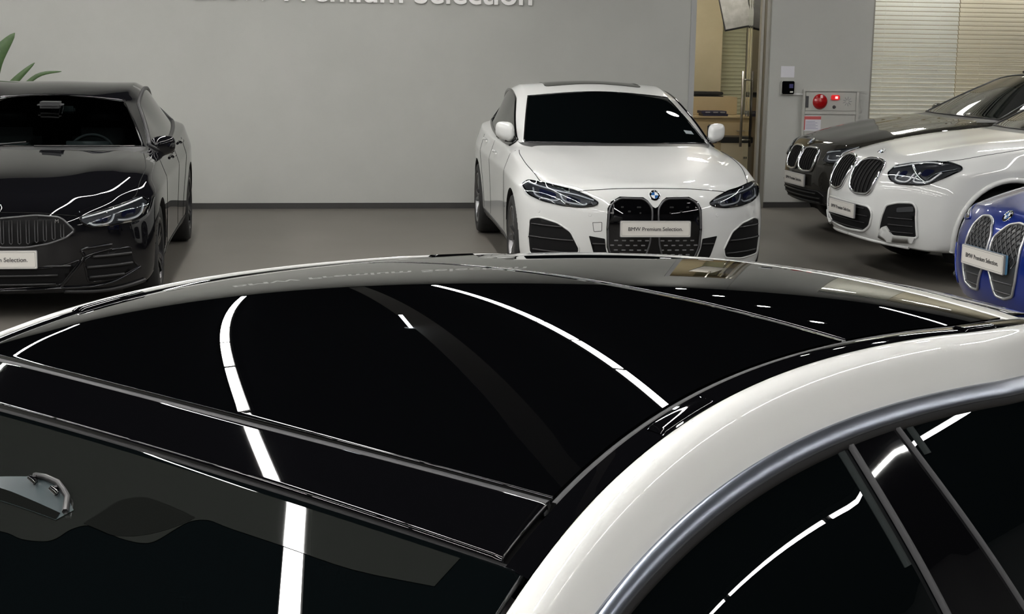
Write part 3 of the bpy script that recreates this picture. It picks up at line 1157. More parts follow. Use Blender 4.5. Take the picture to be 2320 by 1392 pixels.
    def wheels(self, width=0.245, m_rim='rim', spokes=5, split=True, y_out=0.90, steer=0.0, track_r=None):
        R, rr = self.tr, self.tr - 0.10
        proto = None
        for ax in (self.ax0, self.ax0 - self.wb):
            for s in (1, -1):
                yo = y_out if ax == self.ax0 else (track_r or y_out + 0.012)
                t = empty('wheel', (ax, s * (yo - width / 2), self.az), (0 if s > 0 else math.pi) + (steer if ax == self.ax0 else 0), self.root)
                if proto is None:
                    h = width / 2
                    prof = [(rr, -h + 0.012), (R - 0.02, -h), (R - 0.004, -h + 0.025), (R, -h + 0.06), (R, h - 0.06), (R - 0.004, h - 0.025), (R - 0.02, h), (rr + 0.03, h + 0.004), (rr, h - 0.012)]
                    a = MB().lathe(prof, 48, 'y').build('tyre', M['tyre'], t, True)
                    b = MB().lathe([(rr + 0.002, h - 0.004), (rr - 0.004, h + 0.002), (rr - 0.016, h - 0.004), (rr - 0.022, h - 0.05), (rr - 0.03, -h + 0.02)], 48, 'y').build('rim_barrel', M[m_rim], t, True)
                    d = MB()
                    for k in range(spokes):
                        A = 2 * math.pi * k / spokes
                        for q in ((-0.16, 0.16) if split else (0,)):
                            c0, c1 = A + q * 0.55, A + q * 1.25
                            p0 = np.array([0.045 * math.cos(c0), 0.045 * math.sin(c0)])
                            p1 = np.array([(rr - 0.012) * math.cos(c1), (rr - 0.012) * math.sin(c1)])
                            tdir = (p1 - p0) / np.linalg.norm(p1 - p0)
                            nn = np.array([-tdir[1], tdir[0]])
                            w0, w1 = 0.026, 0.018
                            pv, pf = [], []
                            for (pp, ww, yf, yb) in ((p0, w0, h - 0.03, h - 0.07), ((p0 + p1) / 2, (w0 + w1) / 2, h - 0.012, h - 0.055), (p1, w1, h - 0.008, h - 0.05)):
                                for sg in (-1, 1):
                                    e = pp + nn * ww * sg
                                    e2 = pp + nn * ww * sg * 0.72
                                    pv += [(e2[0], yf, e2[1]), (e[0], yb, e[1])]
                            for i in range(2):
                                o4 = i * 4
                                pf += [(o4, o4 + 4, o4 + 6, o4 + 2), (o4, o4 + 1, o4 + 5, o4 + 4), (o4 + 2, o4 + 6, o4 + 7, o4 + 3)]
                            d.add(pv, pf)
                    d.lathe([(0.0, h - 0.022), (0.05, h - 0.024), (0.068, h - 0.034), (0.075, h - 0.075)], 20, 'y')
                    c = d.build('spokes', M[m_rim], t)
                    e = MB().lathe([(0.0, h - 0.085), (0.18, h - 0.085), (0.18, h - 0.1), (0.0, h - 0.1)], 28, 'y').build('brake_disc', M['rim_dark'], t)
                    cap = MB().lathe([(0.0, h - 0.014), (0.028, h - 0.015), (0.031, h - 0.022)], 16, 'y').build('hub_cap', M['black_plastic'], t, True)
                    proto = (a, b, c, e, cap)
                else:
                    for q in proto:
                        c = q.copy()
                        c.parent = t
                        COL.objects.link(c)

    def plate(self, centre, normal_tilt=0.0, w=0.52, h=0.12, text='BMW Premium Selection.', proud=0.012):
        x, y, z = centre
        t = empty('number_plate', (x, y, z), 0, self.root)
        t.rotation_euler = (0, -normal_tilt, 0)
        MB().prism(round_poly([(-w / 2, -h / 2), (w / 2, -h / 2), (w / 2, h / 2), (-w / 2, h / 2)], 0.01), -0.012, 0).build('plate_board', M['plate_edge'], t)
        MB().prism(round_poly([(-w / 2 + 0.004, -h / 2 + 0.004), (w / 2 - 0.004, -h / 2 + 0.004), (w / 2 - 0.004, h / 2 - 0.004), (-w / 2 + 0.004, h / 2 - 0.004)], 0.008), 0, 0.002).build('plate_face', M['plate'], t)
        L = round_poly([(-w / 2 + 0.012, -h / 2 + 0.012), (w / 2 - 0.012, -h / 2 + 0.012), (w / 2 - 0.012, h / 2 - 0.012), (-w / 2 + 0.012, h / 2 - 0.012)], 0.008)
        MB().tube([(0.0021, p[0], p[1]) for p in L], 0.0012, 4, True).build('plate_border', M['plate_edge'], t)
        me = heavier(text_mesh(text, 0.043, 0.0004), 0.0004)
        c = np.array([v.co[:] for v in me.vertices])
        cx, cy = (c[:, 0].min() + c[:, 0].max()) / 2, 0.0145
        k = 0.40 / (c[:, 0].max() - c[:, 0].min())
        for v in me.vertices:
            a, b, d = v.co
            v.co = (0.0027 + d, (a - cx) * k, (b - cy) * k)
        me.materials.append(M['ink'])
        obj('lettering', None, None, None, t, mesh=me)
        return t

    def roundel(self, p, n, r=0.041):
        """round badge: black ring, quartered blue and white field"""
        n = Vector(n).normalized()
        q = n.to_track_quat('Z', 'Y')
        t = empty('badge', p, 0, self.root)
        t.rotation_mode = 'QUATERNION'
        t.rotation_quaternion = q
        MB().lathe([(0.0, 0.002), (r * 0.93, 0.002), (r, 0.0005), (r * 1.01, -0.004)], 28).build('badge_ring', M['gloss_black'], t, True)
        MB().lathe([(r * 0.93, 0.002), (r * 0.98, 0.0035), (r * 1.02, 0.001)], 28).build('badge_chrome', M['chrome'], t, True)
        for k in range(4):
            v = [(0, 0, 0.003)]
            for i in range(9):
                a = math.pi / 2 * k + math.pi / 2 * i / 8
                v.append((r * 0.62 * math.cos(a), r * 0.62 * math.sin(a), 0.003))
            obj('badge_quarter', v, [(0, i, i + 1) for i in range(1, 9)], M['roundel_blue'] if k % 2 else M['roundel_white'], t)
        for ch, a in (('B', 135), ('M', 90), ('W', 45)):
            me = text_mesh(ch, r * 0.40, 0.0003)
            xs = [v.co.x for v in me.vertices]
            cx = (max(xs) + min(xs)) / 2
            ca, sa = math.cos(math.radians(a)), math.sin(math.radians(a))
            for v in me.vertices:
                x, y, z = v.co
                x, y = x - cx, y + r * 0.665
                v.co = (x * sa + y * ca, -x * ca + y * sa, z + 0.0032)
            me.materials.append(M['roundel_white'])
            obj('badge_letter', None, None, None, t, mesh=me)
        MB().tube([(r * 0.64 * math.cos(2 * math.pi * i / 24), r * 0.64 * math.sin(2 * math.pi * i / 24), 0.003) for i in range(24)], 0.0012, 4, True).build('badge_inner_ring', M['chrome'], t)
        return t

    def mirror_pair(self, base, m, size=(0.10, 0.19, 0.125), out=0.09, low='black_plastic'):
        """door mirrors: rounded cap, dark foot"""
        for s in (1, -1):
            x, y, z = base
            t = empty('door_mirror', (x, y * s, z), 0, self.root)
            bm = bmesh.new()
            bmesh.ops.create_cube(bm, size=1)
            bmesh.ops.subdivide_edges(bm, edges=bm.edges[:], cuts=3, use_grid_fill=True)
            for v in bm.verts:
                c = v.co.copy() * 2
                nrm = Vector((abs(c.x) ** 3.2, abs(c.y) ** 3.2, abs(c.z) ** 3.2))
                k = (nrm.x + nrm.y + nrm.z) ** (1 / 3.2)
                c = c / max(k, 1e-6)
                tp = 1 - 0.18 * max(0, c.x)          # narrower towards the front
                yy = c.y * size[1] / 2 * tp
                zz = c.z * size[2] / 2 * tp * (1 - 0.12 * c.y)
                v.co = (c.x * size[0] / 2 - 0.06 * (c.y * 0.5 + 0.3) * size[1] / 0.19, s * (out + size[1] / 2 + yy), zz + 0.012 * c.y)
            bmesh.ops.recalc_face_normals(bm, faces=bm.faces[:])
            bmesh.ops.subdivide_edges(bm, edges=bm.edges[:], cuts=1, smooth=0.6, use_grid_fill=True)
            me = bpy.data.meshes.new('mirror_cap')
            bm.to_mesh(me)
            bm.free()
            me.polygons.foreach_set('use_smooth', [True] * len(me.polygons))
            me.materials.append(m)
            obj('mirror_cap', None, None, None, t, mesh=me)
            f = MB().tube([(0.0, -0.03 * s, -0.06), (-0.005, out * 0.5 * s, -0.068), (-0.01, (out + 0.07) * s, -0.058)], 0.02, 8, rads=[0.034, 0.026, 0.03])
            f.build('mirror_foot', M[low], t, True)
            MB().box((-size[0] / 2 - 0.035, (out + 0.012) if s > 0 else -(out + size[1] - 0.012), -size[2] / 2 + 0.012), (-size[0] / 2 + 0.0, (out + size[1] - 0.012) if s > 0 else -(out + 0.012), size[2] / 2 - 0.012), 0.01).build('mirror_glass', M['dark_glass'], t)

# ------------------------------------------------------------------ the parked cars


def mirrored(half):
    """close a half outline (y >= 0, running from the centre out and back) into a symmetric one"""
    h = [tuple(p) for p in half]
    return h + [(-y, z) for y, z in h[::-1] if abs(y) > 1e-6]


def lamp(car, outline, guides, rim=M['gloss_black'], inner='lamp_inner', blue=(), top=None, r=0.0085, lens=0.016):
    O = round_poly(outline, 0.02, 3)
    hs = car.patch('headlight', O, 'x', M[inner], 0.003, 0.025)
    car.rim('headlight_rim', O, 'x', rim, 0.006, 0.004, parent=hs)
    for g in guides:
        car.rim('light_guide', smooth_poly(g, 4, False), 'x', M['lamp_white'], r, 0.008, closed=False, parent=hs, step=0.02)
    for b in blue:
        car.patch('projector_lens', round_poly(b, 0.02, 3), 'x', M['lamp_blue'], 0.007, 0.02, parent=hs)
    if top:
        car.rim('light_brow', smooth_poly(top, 4, False), 'x', M['lamp_white'], 0.6 * r + 0.002, 0.010, closed=False, parent=hs, step=0.02)
    car.patch('headlight_lens', O, 'x', M['lens'], lens, 0.025, 0.012, parent=hs)
    return hs


def intake(car, outline, n, m_lip, name='air_intake', r=0.007, vertical=False, corner=0.02, mirror=True, slat='black_plastic', off=0.009, lip_r=0.007):
    O = round_poly(outline, corner, 3)
    a = car.patch(name, O, 'x', M['dark_void'], 0.003, 0.03, mirror=mirror)
    if m_lip is not None:
        car.rim('intake_lip', O, 'x', m_lip, lip_r, 0.001, mirror=mirror, parent=a)
    if n:
        shr = np.array(O)
        c = shr.mean(0)
        shr = c + (shr - c) * 0.96
        car.bars('intake_slat', shr, 'x', M[slat], n, vertical, r, off, mirror=mirror, parent=a)
    return a


def flank(car, paint, handles=((-1.43, 0.875), (-2.33, 0.92)), skirt=M['skirt_grey'], door=(-0.60, -1.78, -2.62), z0=0.30, z1=0.955, trim='gloss_black', sz=(0.195, 0.285), tr=0.013):
    for s in (1, -1):
        car.panel_edge('window_surround', 'side_window', M[trim], tr, 0.002, s)
    for x in door:
        car.gap('door_gap', [(x - 0.03, z0), (x, (z0 + z1) / 2), (x + 0.01, z1)][::-1] if x > -2.5 else [(-2.36, z0), (-2.42, z0 + 0.25), (x, z1)], 'y', 0.0016)
    for x, z in handles:
        v = car.project([(x - 0.10, z), (x - 0.05, z + 0.004), (x, z + 0.005), (x + 0.06, z + 0.003), (x + 0.10, z)], 'y', 0.014)
        car.line3('door_handle', v, paint, 0.013, n=8)
    wb = car.wb
    a = [(-0.43 + car.ax0, sz[0] + 0.005), (-wb + 0.44 + car.ax0, sz[0] + 0.005), (-wb + 0.43 + car.ax0, sz[1]), (-0.42 + car.ax0, sz[1] - 0.02)]
    car.patch('side_skirt', a, 'y', skirt, 0.006, 0.04)




def i4():
    car = Car('car', (2.79, 11.549), math.radians(-2.6), 'white four-door coupe parked nose-on in front of the grey wall', BASE, lambda v: v * [1, 1.04, 1], 4)
    W = M['white_paint']
    # kidney panel
    kid = [(0.0, 0.655), (0.018, 0.664), (0.052, 0.707), (0.085, 0.729), (0.255, 0.732), (0.318, 0.698), (0.346, 0.648), (0.352, 0.50), (0.346, 0.37), (0.31, 0.27), (0.25, 0.215), (0.0, 0.215)]
    kp = car.patch('kidney_grille', mirrored(kid), 'x', M['gloss_black'], 0.004, 0.035, 0.006, mirror=False)
    half = [(0.022, 0.60), (0.024, 0.655), (0.056, 0.697), (0.09, 0.717), (0.25, 0.720), (0.308, 0.688), (0.334, 0.640), (0.340, 0.50), (0.334, 0.375), (0.298, 0.28), (0.245, 0.225), (0.10, 0.225), (0.072, 0.27), (0.034, 0.40)]
    car.rim('kidney_frame', round_poly(half, 0.025, 3), 'x', M['grille_frame'], 0.0075, 0.009, parent=kp[0])
    vb = car.project([(0.0, 0.655), (0.0, 0.55), (0.0, 0.40), (0.0, 0.24)], 'x', 0.006)
    bm_ = MB().box((0.0, -0.014, 0), (0.012, 0.014, 0.40), 0.004)
    dash = None
    HP = np.array(half)
    for r in range(6):
        z = 0.42 - 0.035 * r
        for k in range(-6, 7):
            y = (k + (0.5 if r % 2 else 0)) * 0.056
            if not inside(np.array([[abs(y), z]]), np.array(half) * [0.97, 1])[0] or abs(y) < 0.05:
                continue
            p, n = car.hit(y, z, 'x')
            if dash is None:
                b = MB().box((-0.002, -0.015, -0.0045), (0.005, 0.015, 0.0045), 0.002)
                dash = b.build('grille_dash', M['dash'], kp[0])
                o = dash
            else:
                o = dash.copy()
                COL.objects.link(o)
            o.location = p + n * 0.005
            o.rotation_euler = (0, 0, math.atan2(n[1], n[0]))
    for y, z, w in ((0.12, 0.66, 0.03), (0.19, 0.63, 0.02), (0.11, 0.62, 0.014), (0.24, 0.66, 0.02)):
        for s in (1, -1):
            p, n = car.hit(s * y, z, 'x')
            o = MB().box((-0.002, -w / 2, -0.006), (0.005, w / 2, 0.006), 0.002).build('grille_sensor', M['black_plastic'], kp[0])
            o.location = p + n * 0.006
            o.rotation_euler = (0, 0, math.atan2(n[1], n[0]))
    p, n = car.hit(0, 0.742, 'x')
    car.roundel(p + n * 0.003, (0.88, 0, 0.47))
    car.plate((0.915, 0.0, 0.507), 0.03)
    # lamps
    lo = [(0.405, 0.685), (0.47, 0.728), (0.575, 0.766), (0.76, 0.797), (0.855, 0.802), (0.905, 0.768), (0.87, 0.708), (0.79, 0.678), (0.65, 0.657), (0.53, 0.652), (0.44, 0.664)]
    lamp(car, lo, [[(0.835, 0.755), (0.825, 0.715), (0.785, 0.696), (0.70, 0.685), (0.672, 0.70)], [(0.668, 0.735), (0.645, 0.692), (0.60, 0.676), (0.51, 0.668), (0.49, 0.68)]], M['gloss_black'],
         blue=[[(0.80, 0.71), (0.70, 0.695), (0.69, 0.735), (0.80, 0.76)], [(0.63, 0.69), (0.54, 0.68), (0.53, 0.70), (0.62, 0.73)]],
         top=[(0.855, 0.785), (0.80, 0.772), (0.66, 0.748), (0.55, 0.73), (0.44, 0.70)], r=0.0065)
    # side intakes with slats and the dark wedges beside the kidneys
    intake(car, [(0.535, 0.345), (0.60, 0.472), (0.69, 0.53), (0.81, 0.557), (0.868, 0.537), (0.876, 0.40), (0.862, 0.275), (0.70, 0.262), (0.555, 0.28)], 3, W, r=0.0055, slat='dark_slat')
    intake(car, [(0.475, 0.448), (0.36, 0.43), (0.352, 0.36), (0.32, 0.25), (0.38, 0.235), (0.43, 0.30)], 2, None, 'lower_intake', 0.006, corner=0.008)
    car.patch('front_lip', [(0.0, 0.185), (0.55, 0.185), (0.55, 0.205), (0.0, 0.205)], 'x', M['black_plastic'], 0.004, 0.05, parent=None)
    # hood shut lines
    hl = [(0.0, 0.79), (0.25, 0.786), (0.46, 0.771), (0.565, 0.757)]
    car.gap('hood_gap', hl, 'x', 0.0035)
    car.gap('hood_gap', [(-0.55, 0.83), (-0.36, 0.845), (0.02, 0.84), (0.33, 0.806), (0.50, 0.772), (0.66, 0.66)], 'z', 0.0035)
    # square tow cover and sensors on the bumper
    car.gap('tow_cover_gap', round_poly([(-0.45, 0.545), (-0.385, 0.55), (-0.385, 0.485), (-0.44, 0.48), (-0.45, 0.545)], 0.008), 'x', 0.0016, mirror=False)
    for y, z in ((0.47, 0.60), (0.81, 0.60)):
        p, n = car.hit(y, z, 'x')
        for s in (1, -1):
            o = MB().lathe([(0, 0.002), (0.011, 0.002), (0.013, 0)], 14).build('parking_sensor', W, car.root)
            o.location = (p[0], p[1] * s, p[2])
            o.rotation_mode = 'QUATERNION'
            o.rotation_quaternion = Vector((n[0], n[1] * s, n[2])).to_track_quat('Z', 'Y')
    flank(car, W)
    car.patch('sunroof', round_poly([(-1.98, -0.44), (-1.98, 0.44), (-2.62, 0.42), (-2.62, -0.42)], 0.06), 'z', M['roof_glass'], 0.004, 0.05, mirror=False)
    car.panel_edge('windshield_seal', 'windshield', M['gloss_black'], 0.006, 0.0)
    stk = [(-0.935, 0.625), (-0.935, 0.69), (-1.00, 0.68), (-1.00, 0.615)]
    car.patch('window_sticker', stk, 'z', mat('sticker_grey', (0.10, 0.13, 0.15), 0.3), 0.003, 0.04, 0.001, mirror=False)
    car.shell(dict(body='white_paint', cowl='black_plastic', windshield='dark_glass', side_window='dark_glass', rear_window='dark_glass'))
    car.wheels(m_rim='rim', y_out=0.945)
    car.mirror_pair((-0.98, 0.775, 1.085), W, (0.13, 0.15, 0.155), 0.05)
    return car


def black_spec():
    sp = dict(BASE)
    for k, dz in (('m2', -0.04), ('m3', -0.045)):
        L = list(sp[k])
        L[7] = (L[7][0], L[7][1] * (0.87 if k == 'm3' else 0.89), L[7][2] + dz)
        for q in (8, 9, 10):
            L[q] = (L[q][0], L[q][1] * 0.90, L[q][2])
        L[6] = (L[6][0], L[6][1] * 0.94, L[6][2] + dz * 0.4)
        sp[k] = L
    t = list(sp['top_z'])
    t[7] -= 0.045
    t[6] -= 0.018
    sp['top_z'] = [z - (0.03 if i > 7 else 0) for i, z in enumerate(t)]

    def st(x):
        return x if x > -1.8 else -1.8 + (x + 1.8) * 1.12
    sp['side_x'] = [st(x) for x in sp['side_x']]
    sp['side_x'][8] = -3.023
    sp['tail_x'] = [x - 0.2 for x in sp['tail_x']]
    sp['top_x'] = [st(x) for x in sp['top_x']]
    for k in ('m1', 'm2', 'm3'):
        sp[k] = [q and (st(q[0]), q[1], q[2]) for q in sp[k]]
    return sp


def cabin(car):
    """what shows through the windshield: wheel, binnacle, dash, seats, mirror"""
    r = car.root
    MB().box((-0.92, -0.66, 0.70), (-0.60, 0.66, 0.965), 0.05).build('dashboard', M['cabin'], r, True)
    MB().box((-1.02, 0.16, 0.90), (-0.86, 0.56, 1.035), 0.045).build('instrument_hood', M['cabin_light'], r, True)
    ring = []
    c = Vector((-1.14, 0.36, 0.93))
    for i in range(32):
        a = 2 * math.pi * i / 32
        ring.append(c + Vector((-0.05 * math.sin(a) * 1.4, 0.165 * math.cos(a), 0.135 * math.sin(a))))
    sw = MB().tube(ring, 0.013, 8, True)
    sw.tube([c + Vector((0, -0.17, 0)), c, c + Vector((0, 0.17, 0))], 0.016, 6)
    sw.tube([c, c + Vector((0.06, 0, -0.15))], 0.02, 6)
    sw.build('steering_wheel', M['cabin_light'], r, True)
    MB().box((-0.98, -0.52, 0.965), (-0.70, -0.06, 1.02), 0.01).build('dash_paper', M['cabin_light'], r)
    MB().box((-1.52, 0.02, 1.215), (-1.46, 0.20, 1.27), 0.015).build('interior_mirror', M['cabin_light'], r)
    MB().box((-1.50, -0.06, 1.26), (-1.30, 0.12, 1.31), 0.02).build('sensor_pod', M['cabin'], r)
    MB().box((-1.50, -0.50, 1.20), (-1.44, -0.385, 1.285), 0.012).build('dash_camera', M['cabin_light'], r)
    MB().tube([(-1.47, -0.42, 1.225), (-1.435, -0.42, 1.225)], 0.018, 10).build('camera_lens', M['gloss_black'], r)
    for y in (-0.36, 0.36):
        s = MB().box((-1.95, y - 0.24, 0.5), (-1.80, y + 0.24, 1.08), 0.07)
        s.box((-1.92, y - 0.13, 1.09), (-1.82, y + 0.13, 1.24), 0.045)
        s.build('seat', M['cabin'], r, True)
    MB().box((-3.1, -0.72, 0.35), (-2.5, 0.72, 1.0), 0.05).build('rear_seat', M['cabin'], r)
    MB().box((-2.9, -0.70, 0.30), (-0.7, 0.70, 0.36)).build('cabin_floor', M['cabin'], r)




def gran():
    car = Car('car', (-1.725, 10.941), math.radians(-0.8), 'glossy black four-door coupe by the plant', black_spec(), lambda v: v * [1, 1.06, 1], 4, 3.023)
    B = M['black_paint']
    kid = [(0.004, 0.600), (0.006, 0.655), (0.03, 0.667), (0.25, 0.686), (0.385, 0.673), (0.415, 0.658), (0.475, 0.594), (0.478, 0.578), (0.433, 0.540), (0.325, 0.503), (0.19, 0.482), (0.03, 0.482), (0.006, 0.50)]
    g = intake(car, kid, 0, M['grille_frame'], 'kidney_grille', lip_r=0.008)
    for i in range(8):
        y = 0.045 + 0.052 * i
        zt, zb = 0.655 - max(0, y - 0.33) * 0.35, 0.505 + max(0, y - 0.2) * 0.16
        u = [(y - 0.009, zt), (y - 0.009, zb + 0.008), (y, zb), (y + 0.009, zb + 0.008), (y + 0.009, zt)]
        car.rim('grille_slat', u, 'x', M['grille_frame'], 0.0032, 0.014, closed=False, step=0.05, parent=g)
    lo = [(0.523, 0.638), (0.513, 0.666), (0.607, 0.688), (0.756, 0.728), (0.869, 0.762), (0.91, 0.728), (0.906, 0.703), (0.874, 0.640), (0.831, 0.614), (0.722, 0.607), (0.586, 0.602), (0.552, 0.618)]
    lamp(car, lo, [[(0.88, 0.715), (0.872, 0.67), (0.845, 0.642), (0.79, 0.63), (0.735, 0.635)], [(0.715, 0.672), (0.70, 0.632), (0.66, 0.617), (0.60, 0.614), (0.57, 0.63)]],
         blue=[[(0.84, 0.66), (0.76, 0.645), (0.76, 0.685), (0.84, 0.705)], [(0.68, 0.63), (0.61, 0.625), (0.61, 0.645), (0.68, 0.665)]],
         top=[(0.53, 0.660), (0.61, 0.678), (0.72, 0.706), (0.82, 0.735), (0.87, 0.75)], r=0.0085)
    intake(car, [(0.535, 0.387), (0.626, 0.44), (0.816, 0.446), (0.828, 0.338), (0.86, 0.304), (0.706, 0.24), (0.552, 0.235)], 3, B, r=0.010)
    intake(car, mirrored([(0.0, 0.342), (0.30, 0.344), (0.427, 0.363), (0.515, 0.393), (0.39, 0.229), (0.0, 0.203)]), 3, B, 'lower_intake', 0.008, mirror=False)
    car.rim('bumper_blade', smooth_poly([(0.70, 0.478), (0.60, 0.470), (0.522, 0.456), (0.535, 0.407), (0.46, 0.30), (0.385, 0.215)], 4, False), 'x', B, 0.011, 0.004, closed=False)
    car.rim('bumper_blade', smooth_poly([(0.535, 0.407), (0.62, 0.435), (0.70, 0.45)], 4, False), 'x', B, 0.007, 0.004, closed=False)
    car.rim('splitter_edge', smooth_poly([(0.0, 0.195), (0.36, 0.205), (0.55, 0.205), (0.70, 0.225), (0.86, 0.30)], 5, False), 'x', B, 0.012, 0.006, closed=False)
    car.rim('splitter_edge', smooth_poly([(0.40, 0.185), (0.60, 0.175), (0.75, 0.182), (0.88, 0.205)], 5, False), 'x', M['black_plastic'], 0.014, 0.008, closed=False)
    car.plate((0.90, -0.005, 0.404), 0.03)
    mb = text_mesh('M', 0.034, 0.002)
    p, n = car.hit(0.365, 0.635, 'x')
    for v in mb.vertices:
        a, b, d = v.co
        v.co = (d, a, b)
    mb.materials.append(M['lamp_chrome'])
    o = obj('grille_emblem', None, None, None, car.root, mesh=mb)
    o.location = p + n * 0.02
    o.rotation_euler = (0, 0, math.atan2(n[1], n[0]))
    p, n = car.hit(0, 0.73, 'x')
    car.roundel(p + n * 0.003, (0.75, 0, 0.66))
    car.gap('hood_gap', [(0.0, 0.705), (0.25, 0.70), (0.40, 0.686), (0.50, 0.675)], 'x', 0.003)
    car.gap('hood_gap', [(-0.60, 0.80), (-0.09, 0.859), (0.30, 0.85), (0.44, 0.842), (0.507, 0.822)], 'z', 0.003)
    flank(car, B, skirt=M['black_plastic'], trim='black_plastic', tr=0.017, handles=((-1.43, 0.885), (-2.40, 0.93)))
    car.panel_edge('windshield_seal', 'windshield', M['gloss_black'], 0.006, 0.001)
    for y0, y1 in ((0.02, 0.62), (-0.60, -0.05)):
        q = car.project([(-0.60, y0), (-0.64, (y0 + y1) / 2), (-0.70, y1)], 'z', 0.012)
        v, f = tube(q, 0.007, 6)
        obj('wiper', v, f, M['black_plastic'], car.root, True)
    car.shell(dict(body='black_paint', cowl='black_plastic', windshield='tint', side_window='dark_glass', rear_window='dark_glass'))
    cabin(car)
    stk = [(-1.36, -0.54), (-1.36, -0.395), (-1.12, -0.46), (-1.12, -0.56)]
    car.patch('window_sticker', stk, 'z', mat('sticker_pale', (0.45, 0.55, 0.58), 0.3), -0.006, 0.05, 0.001, mirror=False)
    car.wheels(m_rim='rim_dark', y_out=0.955)
    car.mirror_pair((-0.98, 0.76, 1.0), B, (0.12, 0.18, 0.15), 0.06)
    return car


def suv(zs, ys=1.02, lip=0.05):
    def f(v):
        v = v.copy()
        up = np.clip((v[:, 2] - 1.0) / 0.36, 0, 1)
        v[:, 0] += 0.24 * up * np.clip((v[:, 0] + 2.9) / 1.0, 0, 1)
        fr = np.clip((v[:, 2] - 0.50) / 0.3, 0, 1) * np.clip((v[:, 0] - 0.55) / 0.3, 0, 1)
        v[:, 0] -= 0.035 * fr
        low = np.clip((0.30 - v[:, 2]) / 0.12, 0, 1) * np.clip((v[:, 0] - 0.35) / 0.4, 0, 1)
        v[:, 2] = np.interp(v[:, 2], [0.158, 0.46, 0.75, 0.815, 1.0, 1.48], zs)
        v[:, 2] += low * lip
        v[:, 1] *= ys
        return v
    return f


